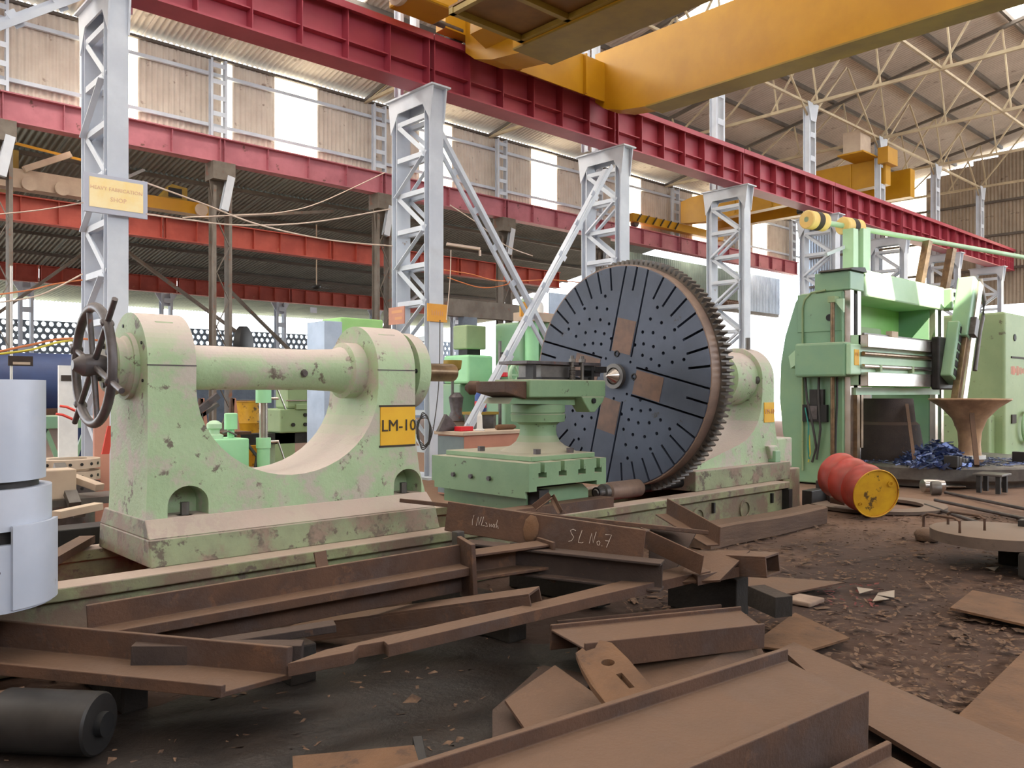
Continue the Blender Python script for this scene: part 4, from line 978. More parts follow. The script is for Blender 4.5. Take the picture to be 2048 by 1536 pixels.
# bucket by the bed end
bk = thing('paint_bucket', 'small white and blue bucket beside the gear cover', 'bucket', (10.35, 5.75, 0))
MB().lathe((10.35, 5.75, 0), (0,0,1), [(0, .09), (.0, .1), (.25, .12), (.26, .13), (.29, .13)], 24).build('pail', 'white_paint', bk, smooth=30)
MB().lathe((10.35, 5.75, .05), (0,0,1), [(0, .107), (.13, .117)], 24).build('label_band', 'blue_paint', bk, smooth=30)
# scrap left of the gear cover
for i, (x, y, w_, l_, h_, m_, lab) in enumerate(((10.55, 4.95, .5, .2, .12, 'rust', 'rusty block behind the red drum, nearest the bed'), (10.35, 5.3, .7, .14, .2, 'dark_steel', 'dark steel offcut lying behind the red drum'), (10.75, 5.25, .24, .2, .3, 'rust_dark', 'upright rusty offcut behind the red drum'), (9.75, 4.86, .14, .12, .08, 'stone_beige', 'small pale block by the drum'))):
    tag(MB().box(x, x + w_, y, y + l_, 0, h_).build('offcut', m_, bevel=.01), lab, 'offcut', 'offcuts by the drum')
# steel stool
st = thing('steel_stool', 'small dark square steel stool on the floor in front of the turning table', 'stool', (13.05, 3.55, 0))
c = G(1984, 985, 0); x, y = c.x, c.y; st.location = (x, y, 0); ORG[st.name] = Vector((x, y, 0))
MB().box(x - .22, x + .22, y - .2, y + .2, .26, .29).build('top', 'mid_steel', st, bevel=.005)
for dx in (-.15, .15):
    for dy in (-.13, .13): MB().box(x + dx - .03, x + dx + .03, y + dy - .03, y + dy + .03, 0, .26).build('leg', 'dark_steel', st)
# rollers and rods
for i, (px, py, L_w, lab) in enumerate(((1845, 985, .3, 'polished steel roller lying behind the red drum'), (1862, 990, .12, 'round steel slug standing on edge beside the roller'))):
    c = G(px, py, .0); r = .1
    tag(MB().lathe(c + Vector((0, 0, r)), (.75, -.66, 0) if i == 0 else (.5, -.86, 0), [(0, r*.95), (.01, r), (L_w, r), (L_w + .01, r*.95)], 28).build('steel_roller', 'bright_steel' if i == 0 else 'mid_steel', smooth=35), lab, 'roller')
for i, (a, b, z, lab) in enumerate((((1850, 1010), (1975, 1052), .03, 'dark round rod on the floor, nearest the handled plate'), ((1870, 1000), (2060, 1040), .03, 'long dark rod on the floor running to the right edge'), ((1890, 985), (2060, 1020), .02, 'thin dark rod behind the others on the right floor'), ((1880, 973), (1930, 973), .03, 'short bright spanner bar on the floor'))):
    tag(MB().tube(G(*a, z), G(*b, z), .022, 10).build('steel_rod', 'bright_steel' if i == 3 else 'worn_iron', smooth=40), lab, 'rod', 'rods on the right floor')
# round plate with bent handles on black blocks
pc = G(2000, 1083, .22)
hp = thing('handled_plate', 'thick round steel plate with two bent rod handles resting on black blocks', 'plate', (pc.x, pc.y, .2))
MB().lathe((pc.x + .1, pc.y + .06, .2), (0,0,1), [(0, .50), (.005, .52), (.095, .52), (.1, .51)], 56).build('disc', 'plate_dusty', hp, smooth=35)
for dx, dy in ((-.3, .1), (.0, .0)):
    a = Vector((pc.x + dx, pc.y + .12 + dy, .30)); MB().path([a, a + Vector((0, 0, .1)), a + Vector((.02, .05, .12)), a + Vector((.1, .3, .12)), a + Vector((.12, .34, .1)), a + Vector((.12, .34, .0))], .012, 8).build('handle', 'rust', hp, smooth=60)
for i, (dx, dy, lab) in enumerate(((-.35, -.1, 'black tarred block under the near side of the handled plate'), (.1, .1, 'black tarred block under the far side of the handled plate'))):
    tag(MB().box(pc.x + dx, pc.x + dx + .8, pc.y - .25 + dy*1.4, pc.y - .25 + dy*1.4 + .16, 0, .2).build('black_block', 'sleeper_black', bevel=.02), lab, 'block')
q = G(2040, 1120, 0); tag(MB().box(q.x, q.x + .1, q.y - .1, q.y + .02, 0, .36).build('steel_post', 'dark_steel', bevel=.01), 'short dark steel post at the right edge of the frame', 'post')
q = G(1855, 1080, 0); tag(MB().lathe((q.x, q.y, 0), (0,0,1), [(0, .11), (.06, .13), (.10, .1), (.12, .05)], 14).build('rock', 'timber', smooth=60), 'rounded dirt lump beside the black blocks', 'lump')
# rusty plates at the right edge
def gplate(name, pts, t, m, lab, cat='plate', z=None):
    P = [G(*p) for p in pts]
    return tag(MB().plate(P, t).build(name, m), lab, cat)
gplate('rusty_plate', [(1900,1215,.06),(1945,1180,.06),(2100,1210,.05),(2110,1262,.04)], .015, 'rust_orange', 'orange-rust flat plate lying on the floor near the handled plate')
gplate('rusty_plate', [(1898,1448,.05),(2060,1290,.05),(2200,1330,.04),(2130,1530,.04)], .02, 'rust_orange', 'orange-rust flat plate in the lower right corner')
gplate('rusty_plate', [(1400,1178,.05),(1470,1148,.05),(1690,1164,.05),(1560,1190,.05)], .012, 'rust', 'thin pale rusty plate with pointed tip beside the steel pile')
gplate('rusty_plate', [(1500,1290,.04),(1590,1225,.04),(1700,1275,.04),(1610,1303,.04)], .012, 'rust_orange', 'small torn rusty plate flat on the dirt at the pile end')
tag(MB().box(*(lambda c: (c.x - .12, c.x + .1, c.y - .1, c.y + .1))(G(1610, 1205, 0)), 0, .035).build('brick_bat', 'brick', bevel=.01), 'grey brick bat under the tip of the pale plate', 'brick')
for i, (px, py) in enumerate(((1740,1190),(1770,1195),(1235,1420))):
    pass
lt = [(1730,1182,.10),(1772,1190,.12),(1762,1200,.09),(1985,1138,.08)]
for i, (px, py, s_) in enumerate(lt):
    c = G(px, py, .012); a = i*1.3
    mb = MB(); mb.plate([c + Vector((math.cos(a + k*1.6)*s_, math.sin(a + k*1.6)*s_*.6, .02*(k % 2))) for k in range(4)], .003)
    tag(mb.build('paper_scrap', 'paper'), ['crumpled pale paper scrap near the pale plate tip', 'folded pale paper scrap on the dirt, right of the others', 'small pale paper scrap between two others', 'flat beige card scrap in front of the black blocks'][i], 'paper scrap')
# loose chips on the floor: nobody could count them
random.seed(11); ch = MB(); ch2 = MB()
for i in range(5200):
    if i % 12: px = random.uniform(1250, 2048); py = 1030 + 420*random.random()**1.6
    else: px = random.uniform(0, 2048); py = random.uniform(1100, 1530)
    c = G(px, py, .004); s_ = random.uniform(.006, .03)*(1 if random.random() < .93 else 1.9); a = random.uniform(0, 6.3)
    d = Vector((math.cos(a), math.sin(a), random.uniform(-.1,.35)))*s_; e = Vector((-math.sin(a), math.cos(a), random.uniform(-.1,.3)))*s_*random.uniform(.2,.6)
    (ch2 if (1600 < px < 1760 and 1165 < py < 1215 and random.random() < .7) else ch).add([c - d - e, c + d - e, c + d + e, c - d + e + Vector((0,0,.004))], [(0,1,2,3)])
tag(ch.build('floor_chips', 'litter', fix=False), 'loose bark and rust chips scattered over the dirt floor', 'chips', kind='stuff')
if ch2.v: tag(ch2.build('red_rags', 'litter_red', fix=False), 'small heap of reddish rag shreds beside the pale plate', 'rags', kind='stuff')
# ------------------------------------------------------------------ the heap of scrap steel in the foreground
def member(name, lab, p0, p1, pts, m='rust', cat='steel section', up=(0,0,1), skew=0, bevel=.004):
    mb = MB().prof(p0, p1, pts, up)
    if skew:
        d, u, v = basis(Vector(p1) - Vector(p0), up); n = len(pts)
        for i in range(n): mb.v[n + i] = mb.v[n + i] + d*(pts[i][0]*skew)
    return tag(mb.build(name, m, bevel=bevel), lab, cat)
def boxtube(name, lab, p0, p1, w_, h_, t_, m='rust'):
    r = thing(name, lab, 'box section', (Vector(p0) + Vector(p1))/2)
    for nm, pts in (('top_plate', [(-w_/2, h_/2 - t_), (w_/2, h_/2 - t_), (w_/2, h_/2), (-w_/2, h_/2)]), ('bottom_plate', [(-w_/2, -h_/2), (w_/2, -h_/2), (w_/2, -h_/2 + t_), (-w_/2, -h_/2 + t_)]),
                    ('side_plate', [(w_/2 - t_, -h_/2 + t_), (w_/2, -h_/2 + t_), (w_/2, h_/2 - t_), (w_/2 - t_, h_/2 - t_)]), ('side_plate', [(-w_/2, -h_/2 + t_), (-w_/2 + t_, -h_/2 + t_), (-w_/2 + t_, h_/2 - t_), (-w_/2, h_/2 - t_)])):
        MB().prof(p0, p1, pts).build(nm, m, r, bevel=.002)
    return r

def HO_(h, b, tw, tf, o):   # flat H with the web set o above mid height
    return [(-h/2,-b/2),(-h/2,b/2),(-h/2+tf,b/2),(-h/2+tf,o+tw/2),(h/2-tf,o+tw/2),(h/2-tf,b/2),(h/2,b/2),(h/2,-b/2),(h/2-tf,-b/2),(h/2-tf,o-tw/2),(-h/2+tf,o-tw/2),(-h/2+tf,-b/2)]
# tee-shaped long beam with an end plate, leaning on the heap
a0, a1 = G(178, 1292, .30), G(940, 1152, .42)
bA = thing('tee_beam', 'long rusty tee beam with upright end plate, uppermost across the left of the scrap heap', 'steel section', (a0 + a1)/2)
MB().prof(a0, a1, [(0,0),(0,.05),(-.12,.05),(-.12,.165),(-.145,.165),(-.145,-.12),(-.12,-.12),(-.12,0)]).build('beam', 'rust', bA, bevel=.004)
dA = (a1 - a0).normalized()
MB().prof(a1, a1 + dA*.03, [(-.16,-.15),(.035,-.17),(.035,.19),(-.16,.21)]).build('end_plate', 'rust', bA, bevel=.004)
e0 = a1 + dA*.03; e1 = G(1100, 1128, .44)
MB().prof(e0, e1, [(-.16,-.03),(.02,-.03),(.02,-.012),(-.14,-.012),(-.14,.105),(.0,.105),(.0,.12),(-.16,.12)]).build('shelf_stub', 'rust', bA, bevel=.003)
dE = (e1 - e0).normalized(); MB().prof(e1, e1 + dE*.02, [(-.17,-.11),(.04,-.11),(.04,.14),(-.17,.14)]).build('stub_plate', 'rust', bA, bevel=.003)
# long thick bar with a notch
def zt(px): return .315 + (px - 578)*.0001
P = [(575,1327),(706,1302),(716,1291),(768,1282),(776,1289),(1385,1147),(1395,1152),(1528,1124),(1532,1104),(1400,1122),(1040,1212),(650,1299)]
tag(MB().plate([G(x, y, zt(x)) for x, y in P], .06).build('notched_bar', 'rust', bevel=.003), 'long thick rusty flat bar with a cut notch, slanting across the middle of the heap', 'steel bar')
# chalk-marked channel
c0, c1 = GD(892, 1032, 5.55), GD(1288, 1093, 5.0)
dC, uC, vC = basis(c1 - c0, (.0, .35, 1)); upC = vC
ch_ = thing('chalked_channel', 'grey-brown steel channel chalked SL No.7, lying on top of the heap', 'steel channel', (c0 + c1)/2)
MB().prof(c0, c1, C_(.195, .09, .012, -1), upC).build('channel', 'rust', ch_, bevel=.004)
def chalk(strokes, s0, hgt, name):
    mb = MB()
    for st in strokes:
        pts = [c0 + dC*(s0 + a*hgt) + vC*(b*hgt - hgt*.5) + uC*.0025 for a, b in st]; mb.path(pts, .0016, 4)
    mb.build(name, 'chalk', ch_)
Sx = [[(.5,.9),(.25,1.0),(.05,.85),(.2,.6),(.4,.4),(.25,.1),(0,.0)]]
Lx = [[(1.0,1.0),(.85,.4),(.8,.05),(1.1,.05),(1.2,.12)]]
Nx = [[(1.7,.1),(1.8,.9),(2.0,.2),(2.15,1.05)]]; ox = [[(2.45,.4),(2.3,.3),(2.35,.08),(2.5,.08),(2.55,.3),(2.45,.4)]]; dot = [[(2.7,.06),(2.75,.06)]]
sv = [[(2.9,.95),(3.4,1.0),(3.1,.0)], [(2.95,.5),(3.3,.5)]]
chalk(Sx + Lx + Nx + ox + dot + sv, .88, .08, 'chalk_mark')
chalk([[(.1,1),(0,.5),(.05,0)], [(.5,0),(.6,.9),(.8,.1),(.95,.95)], [(1.2,1.0),(1.05,.1),(1.4,.15)], [(1.5,.45),(1.6,.4),(1.75,.1),(1.5,.1)], [(1.9,.4),(2.0,.1),(2.15,.4),(2.2,.1)], [(2.4,.45),(2.3,.2),(2.5,.1),(2.55,.45)], [(2.75,.9),(2.7,.1),(2.85,.35),(2.95,.05)]], .20, .065, 'chalk_mark')
bl = MB().lathe(c0 + dC*.62 + uC*.004, uC, [(0, .055), (.008, .05), (.012, .025)], 9).build('torch_scar', 'rust_orange', ch_, smooth=60)
for v_ in bl.data.vertices: v_.co += vC*((v_.co - (c0 + dC*.62 - ORG[bl.name])).dot(vC)*.7)
# flat bar behind it
f0, f1 = GD(815, 1002, 6.05), GD(1385, 1062, 5.35)
member('flat_bar', 'rusty flat bar behind the chalked channel with a slanted left end', f0, f1, [(-.13,-.014),(.13,-.014),(.13,.014),(-.13,.014)], 'rust', up=(.0, .35, 1), skew=.9)
member('i_beam', 'dark rusty I-beam lying below the chalked channel', GD(930, 1108, 5.3), GD(1325, 1152, 4.85), I_(.17, .13, .012, .016), 'rust_dark')
# box sections and stubs at right
boxtube('box_section', 'open-ended rusty box section under the tee beam end plate', GD(600, 1262, 5.0), GD(1072, 1199, 4.5), .19, .105, .014)
boxtube('box_section', 'short open rusty box section at the right end of the heap', GD(1395, 1122, 5.5), GD(1546, 1130, 5.15), .2, .13, .014)
member('angle_bar', 'rusty angle with pale edges slanting down behind the short box section', GD(1335, 1030, 6.3), GD(1440, 1092, 5.5), L_(.13, .1, .012), 'rust')
member('angle_bar', 'short rusty angle crossing below the chalked channel end', GD(1275, 1090, 5.3), GD(1400, 1150, 4.9), L_(.12, .1, .012, -1), 'rust')
tag(MB().plate([GD(1300, 1052, 5.6), GD(1392, 1066, 5.5), GD(1345, 1150, 5.2), GD(1296, 1140, 5.2)], .012).build('gusset_plate', 'rust_dark'), 'dark slanting gusset plate at the right of the chalked channel', 'plate')
tag(MB().plate([GD(1400, 1105, 5.3), GD(1500, 1100, 5.3), GD(1440, 1160, 5.0), GD(1340, 1165, 5.0)], .014).build('gusset_plate', 'rust'), 'brown slanting plate below the short box section', 'plate')
member('angle_bar', 'small bent angle poking up between carriage and chalked channel', GD(1072, 1020, 6.0), GD(1105, 995, 6.0), L_(.05, .05, .006), 'rust')
member('angle_bar', 'small strip leaning right between carriage and chalked channel', GD(1105, 995, 6.0), GD(1122, 1028, 5.9), L_(.04, .03, .005), 'rust')
member('tar_block', 'dark square block on the dirt at the end of the heap', GD(1512, 1190, 5.0), GD(1568, 1214, 4.75), [(-.06,-.06),(.06,-.06),(.06,.06),(-.06,.06)], 'sleeper_black', 'block')
# second layer beams
member('h_beam', 'rusty H-beam lying flat in the middle of the heap behind the big girder', (3.0, 2.82, .24), (4.12, 2.46, .20), HO_(.36, .13, .012, .016, .035), 'rust', skew=-.4)
member('h_beam', 'short rusty H-beam poking out right of the notched bar', (3.3, 3.1, .16), (4.35, 2.72, .14), H_(.26, .13, .012, .016), 'rust')
gplate('web_plate', [(1240,1300,.16),(1505,1262,.18),(1540,1330,.06),(1235,1440,.06)], .014, 'rust', 'sloping rusty web plate between the holed plate and the big girder')
# big girder lying flat
bg = member('plate_girder', 'big rusty plate girder lying flat with raised flange ridges in the foreground', (1.25, 1.75, .285), (3.42, 1.70, .195), HO_(.54, .24, .02, .028, .055), 'rust', skew=-.55)
member('plate_girder', 'rusty girder stub with dark corner at the bottom edge of the frame', (2.2, 1.12, .16), (2.98, 1.08, .13), HO_(.42, .2, .02, .024, .04), 'rust', skew=-.4)
gplate('long_plate', [(1562,1296,.08),(1588,1284,.08),(2120,1520,.07),(2060,1640,.07),(1720,1440,.08)], .02, 'rust', 'long rusty plate running off the lower right from the big girder end')
# flame-cut plate with hole
hp_ = MB().plate([G(x, y, z) for x, y, z in ((1151,1306,.33),(1165,1296,.34),(1172,1302,.335),(1190,1296,.34),(1199,1280,.35),(1223,1285,.35),(1257,1318,.33),(1306,1376,.28),(1213,1408,.26),(1182,1369,.28),(1163,1335,.31))], .03).build('cut_plate', 'rust_orange')
tag(hp_, 'torch-cut rusty plate with round hole and ragged end', 'plate')
cp = MB(); hc = G(1216, 1321, .33); n = 16
cp.prism([(hc.x + .03*math.cos(2*math.pi*i/n), hc.y + .03*math.sin(2*math.pi*i/n)) for i in range(n)], 'z', .1, .6)
s1, s2 = G(1238, 1345, .31), G(1264, 1372, .29); cp.bar(s1, s2, .028, .3); cut(hp_, cp)
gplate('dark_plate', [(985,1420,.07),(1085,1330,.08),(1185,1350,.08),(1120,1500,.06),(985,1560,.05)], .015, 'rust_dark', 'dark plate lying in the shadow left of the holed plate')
gplate('dark_plate', [(1010,1400,.14),(1110,1330,.16),(1215,1405,.12),(1080,1500,.1)], .014, 'rust', 'brown plate edge rising out of the shadow below the holed plate')
gplate('dark_plate', [(585,1512,.14),(828,1490,.15),(860,1600,.12),(590,1630,.12)], .035, 'rust_orange', 'orange-brown plate end at the bottom edge of the frame')
member('square_bar', 'dark square bar standing out beside the bottom orange plate', G(850, 1560, .05), G(835, 1480, .1), [(-.02,-.02),(.02,-.02),(.02,.02),(-.02,.02)], 'dark_steel')
# trough channel at left
t1 = G(441, 1397, .20); t0 = G(-260, 1325, .27)
member('trough_channel', 'long rusty trough channel at the lower left with a pointed right end', t0, t1, [(0,0),(0,.055),(-.02,.055),(-.02,.025),(-.27,.025),(-.27,.15),(-.295,.15),(-.295,0)], 'rust', skew=-.65)
member('dark_bar', 'dark square bar lying behind the trough channel', GD(268, 1307, 3.85), GD(605, 1306, 3.95), [(-.05,-.05),(.05,-.05),(.05,.05),(-.05,.05)], 'rust_dark')
member('flat_bar', 'thin rusty flat bar along the left edge above the trough', GD(-60, 1263, 4.25), GD(245, 1268, 4.2), [(-.06,-.012),(.06,-.012),(.06,.012),(-.06,.012)], 'rust')
member('flat_bar', 'short dark offcut between tee beam and trough channel', GD(360, 1300, 3.95), GD(670, 1252, 4.2), [(-.05,-.02),(.05,-.02),(.05,.02),(-.05,.02)], 'rust_dark')
# shaft roll
s0, s1 = G(20, 1515, 0), G(212, 1525, 0)
ro = thing('steel_roll', 'dark greasy steel roll lying under the trough channel', 'roll', ((s0.x + s1.x)/2, (s0.y + s1.y)/2, 0))
sd_ = (s1 - s0).normalized()
MB().lathe(s0 + Vector((0,.1,.128)), sd_, [(0, .12), (.01, .128), ((s1 - s0).length, .128), ((s1 - s0).length + .01, .12)], 40).build('barrel', 'dark_steel', ro, smooth=35)
MB().lathe(s1 + sd_*.01 + Vector((0,.1,.128)), sd_, [(0, .05), (.03, .05)], 20).build('journal', 'black', ro, smooth=35)
member('small_bar', 'small flat bar end at the left edge under the trough', GD(-40, 1395, 3.5), GD(45, 1380, 3.5), [(-.02,-.01),(.02,-.01),(.02,.01),(-.02,.01)], 'rust')
# clip standing on the tee beam, prop post
k0 = G(655, 1152, .39); cl = thing('bent_clip', 'small bent steel clip standing on the tee beam against the bed', 'clip', k0)
MB().plate([k0 + Vector((-.06,.0,.0)), k0 + Vector((.02,.0,.0)), k0 + Vector((.03,.07,.14)), k0 + Vector((-.05,.07,.14))], .012).build('front_leaf', 'rust', cl)
MB().plate([k0 + Vector((.02,.02,.0)), k0 + Vector((.05,.08,.0)), k0 + Vector((.04,.08,.14)), k0 + Vector((.03,.07,.14))], .01).build('back_leaf', 'rust_dark', cl)
member('prop_post', 'short grey post standing under the left end of the chalked channel', GD(918, 1128, 5.45), GD(916, 1062, 5.45), [(-.03,-.03),(.03,-.03),(.03,.03),(-.03,.03)], 'mid_steel', up=(0,1,0))
# bearers under the heap
for i, (x0, x1, y0, y1, h_, lab) in enumerate(((3.35, 3.5, 3.62, 4.6, .24, 'low dark bearer under the right half of the heap'), (2.05, 2.2, 3.85, 4.5, .2, 'low dark bearer under the tee beam middle'), (4.35, 4.5, 3.8, 4.7, .34, 'dark bearer under the chalked channel'), (1.3, 1.42, 4.05, 4.7, .18, 'low dark bearer under the trough channel'), (4.75, 4.9, 2.95, 3.5, .28, 'dark bearer under the notched bar end'))):
    tag(MB().box(x0, x1, y0, y1, 0, h_).build('bearer', 'sleeper_black', bevel=.01), lab, 'bearer', 'bearers under the scrap heap')

# ------------------------------------------------------------------ grey cylindrical duct segments at the left edge
KD = .848; dc = GD(-46, 785, 4.6*KD); dx, dy = dc.x, dc.y
def dz(z): return 1.5 - (1.5 - z)*KD
du = thing('duct_segment', 'upper grey cylindrical steel segment with a stepped cut at the left edge', 'duct', (dx, dy, dz(.98)))
o = MB().lathe((dx, dy, dz(1.02)), (0,0,1), [(0, .335*KD), (.55*KD, .335*KD)], 72).build('barrel', 'duct_grey', du, smooth=30)
q = GD(20, 830, 3.55); cut(o, MB().box(q.x - 1.2, q.x - .01, q.y - .6, q.y + .4, dz(1.36), 1.7))
for p in o.data.polygons: p.use_smooth = True
o.data.set_sharp_from_angle(angle=math.radians(30))
MB().lathe((dx, dy, dz(.98)), (0,0,1), [(0, .30*KD), (.04*KD, .30*KD)], 48).build('neck', 'dark_steel', du, smooth=30)
d2 = thing('duct_segment', 'lower grey cylindrical steel segment with welded corner flange at the left edge', 'duct', (dx, dy, dz(.33)))
MB().lathe((dx, dy, dz(.33)), (0,0,1), [(0, .375*KD), (.36*KD, .375*KD)], 72).build('lower_barrel', 'duct_grey', d2, smooth=30)
MB().lathe((dx, dy, dz(.69)), (0,0,1), [(0, .33*KD), (.07*KD, .33*KD)], 48).build('groove', 'dark_steel', d2, smooth=30)
MB().lathe((dx, dy, dz(.76)), (0,0,1), [(0, .365*KD), (.22*KD, .365*KD)], 72).build('upper_barrel', 'duct_grey', d2, smooth=30)
am = math.degrees(math.atan2(-dy, -dx)); vs = []; fs = []; n = 14
for i in range(n + 1):
    a = math.radians(am + 24 + 58*i/n)
    for r_, z_ in ((.372*KD, dz(.345)), (.395*KD, dz(.345)), (.395*KD, dz(.79)), (.372*KD, dz(.79))): vs.append((dx + r_*math.cos(a), dy + r_*math.sin(a), z_))
for i in range(n): fs += [(i*4 + j, i*4 + (j + 1) % 4, i*4 + 4 + (j + 1) % 4, i*4 + 4 + j) for j in range(4)]
fs += [(0,1,2,3), (n*4 + 3, n*4 + 2, n*4 + 1, n*4)]
MB().add(vs, fs).build('corner_flange', 'duct_grey', d2, smooth=30)
a = math.radians(am + 14); hh = Vector((dx + .375*KD*math.cos(a), dy + .375*KD*math.sin(a), dz(.55))); MB().tube(hh - Vector((math.cos(a), math.sin(a), 0))*.01, hh + Vector((math.cos(a), math.sin(a), 0))*.003, .011, 12).build('bolt_hole', 'black', d2, smooth=40)
tag(MB().box(dx - .28, dx + .05, dy - .1, dy + .25, 0, dz(.33)).build('steel_stand', 'rust_dark', bevel=.01), 'dark rusty stand beneath the grey duct segments', 'stand')
# ------------------------------------------------------------------ signs, wires
YS = 11.36
sg = thing('shop_sign', 'faded yellow sign board in grey frame lettered HEAVY FABRICATION SHOP', 'sign', (3.57, YS, 3.78))
MB().box(3.19, 3.97, YS, YS + .03, 3.80, 4.30).build('frame', 'sign_grey', sg, bevel=.005)
MB().box(3.25, 3.91, YS - .006, YS, 3.87, 4.25).build('panel', 'sign_cream', sg)
text('lettering', 'HEAVY FABRICATION', 'ink_pale', .066, (3.58, YS - .009, 4.12), (1,0,0), (0,0,1), sg, .001); text('lettering', 'SHOP', 'ink_pale', .08, (3.60, YS - .009, 3.99), (1,0,0), (0,0,1), sg, .001)
s2 = thing('column_sign', 'small yellow plate with worn lettering on the front of the second column', 'sign', (8.9, 11.44, 2.72))
MB().box(8.67, 9.10, 11.43, 11.45, 2.73, 3.04).build('panel', 'sign_orange', s2); [MB().box(8.76 + .045*i, 8.775 + .045*i, 11.427, 11.43, 2.84, 2.93 - .02*(i % 2)).build('worn_letter', 'ink_faded', s2) for i in range(6)]
s3 = thing('column_sign', 'dull orange plate on the side lacing of the second column', 'sign', (8.62, 12.2, 2.7))
MB().box(8.60, 8.62, 12.02, 12.5, 2.72, 3.03).build('panel', 'salmon', s3); [MB().box(8.597, 8.60, 12.08, 12.4 - .1*i, 2.92 - .12*i, 2.97 - .12*i).build('worn_letter', 'ink_faded', s3) for i in range(2)]
def wire(lab, pts, r=.012, m='wire_pale'):
    P = [Vector(p) for p in pts]; out = []
    for i in range(len(P) - 1):
        a = P[max(i - 1, 0)]; b = P[i]; c = P[i + 1]; d = P[min(i + 2, len(P) - 1)]
        for k in range(6):
            t = k/6; out.append(.5*((2*b) + (c - a)*t + (2*a - 5*b + 4*c - d)*t*t + (3*b - a - 3*c + d)*t**3))
    out.append(P[-1]); tag(MB().path(out, r, 6).build('cable', m, smooth=60), lab, 'cable', 'slack cables')
wire('pale slack cable sagging from the shop sign to the second column', [GD(285, 363, 11), GD(400, 405, 12), GD(520, 450, 13), GD(660, 480, 14), GD(785, 492, 14.6)])
wire('pale cable drooping under the shop sign to the second column', [GD(292, 428, 11), GD(380, 440, 12), GD(480, 450, 13), GD(620, 445, 14), GD(780, 418, 14.8)])
wire('thin pale cable from the left edge to the shop sign', [GD(-10, 429, 10.5), GD(80, 420, 10.7), GD(168, 405, 10.9)], .008)
wire('thin crooked wire below the faded beam left of the second column', [GD(365, 435, 18), GD(480, 430, 18.5), GD(560, 425, 19), GD(640, 405, 19.5), GD(770, 345, 20)], .012)
wire('cable looping right of the second column to the cross brace', [GD(895, 555, 14.2), GD(960, 575, 14.4), GD(1010, 570, 14.5), GD(1020, 562, 14.5)], .01, 'orange_hose')
wire('thin wire falling from the faded beam across the cross bracing', [GD(900, 410, 16), GD(960, 450, 16), GD(1010, 490, 16), GD(1065, 512, 16.5)], .01)
wire('hanging wire down to the yellow column plate', [GD(902, 500, 14.2), GD(900, 560, 14.2), GD(893, 640, 14.2)], .008)
wire('orange hose in front of the handwheel, upper', [GD(-10, 705, 6.4), GD(60, 690, 6.5), GD(120, 678, 6.6), GD(170, 678, 6.8), GD(220, 684, 7.2)], .01, 'orange_hose')
wire('orange hose in front of the handwheel, lower', [GD(-10, 709, 6.3), GD(60, 700, 6.4), GD(110, 686, 6.5), GD(150, 680, 6.8)], .01, 'yellow_hose')
wire('red cable strung along the left column at wheel height', [GD(-10, 590, 9.5), GD(60, 580, 9.8), GD(110, 568, 10), GD(165, 560, 10.2)], .01, 'orange_hose')
wire('pale cable across the left bay below the red one', [GD(-10, 606, 9.5), GD(80, 590, 9.8), GD(165, 548, 10.2)], .01)
wire('orange cable loosely hung along the oxide beam', [GD(888, 540, 19), GD(940, 548, 19.2), GD(1000, 562, 19.4), GD(1100, 560, 19.8), GD(1160, 565, 20)], .014, 'orange_hose')
wire('dark cable bundle coiled at the base of the second column', [GD(848 + (11 + 2*(i % 3))*math.cos(i*.9), 862 + (26 + 4*(i % 4))*math.sin(i*.9), 13.6 + .01*i) for i in range(34)], .009, 'wire_dark')
wire('thin cable hanging down the front of the second column', [GD(880, 640, 14), GD(878, 760, 13.9), GD(868, 850, 13.8), GD(858, 890, 13.8)], .008, 'wire_dark')
# tube lamp bracket by the second column
tl = thing('tube_lamp', 'unlit strip lamp on a bracket reaching right from the second column', 'lamp', (9.6, 11.6, 3.6))
p, q = GD(893, 488, 14.2), GD(960, 498, 14.3); MB().bar(p, q, .1, .04).build('batten', 'wire_pale', tl); MB().bar(q + Vector((0,0,-.02)), q + Vector((0,0,-.12)), .03, .03).build('bracket', 'wire_pale', tl)

fn = GD(633, 572, 27); ff = thing('ceiling_fan', 'small ceiling fan hanging under the dark side bay roof', 'fan', fn)
MB().tube(fn, fn + Vector((0, 0, 2.0)), .02, 8).build('rod', 'stone_beige', ff); MB().lathe(fn + Vector((0,0,-.1)), (0,0,1), [(0, .08), (.04, .14), (.1, .14), (.14, .05)], 18).build('motor', 'dark_steel', ff, smooth=40)
for a in (10, 130, 250): MB().bar(fn + Vector((math.cos(math.radians(a))*.12, math.sin(math.radians(a))*.12, -.03)), fn + Vector((math.cos(math.radians(a))*.62, math.sin(math.radians(a))*.62, -.03)), .13, .01).build('blade', 'dark_steel', ff)
# ------------------------------------------------------------------ machines and clutter behind the lathe
def onfloor(px, d): p = GD(px, 785, d); return p.x, p.y
def mk(name, lab, cat, px, d): x, y = onfloor(px, d); return thing(name, lab, cat, (x, y, 0)), x, y
# box drill at centre left
t, x, y = mk('box_machine', 'bright green box-bodied machine with pale side panel behind the quill', 'machine', 688, 13.2)
MB().box(x - .05, x + .75, y, y + .6, 0, 2.7).build('body', 'bright_green', t, bevel=.02); MB().box(x - .05, x + .75, y - .02, y, 2.38, 2.4).build('seam', 'ink', t)
MB().box(x - .38, x - .06, y - .05, y + .5, 0, 2.62).build('side_panel', 'sheet_blue_grey', t, bevel=.01); MB().tube((x - .1, y - .05, 1.72), (x - .1, y - .07, 1.72), .02, 8).build('knob', 'black', t)
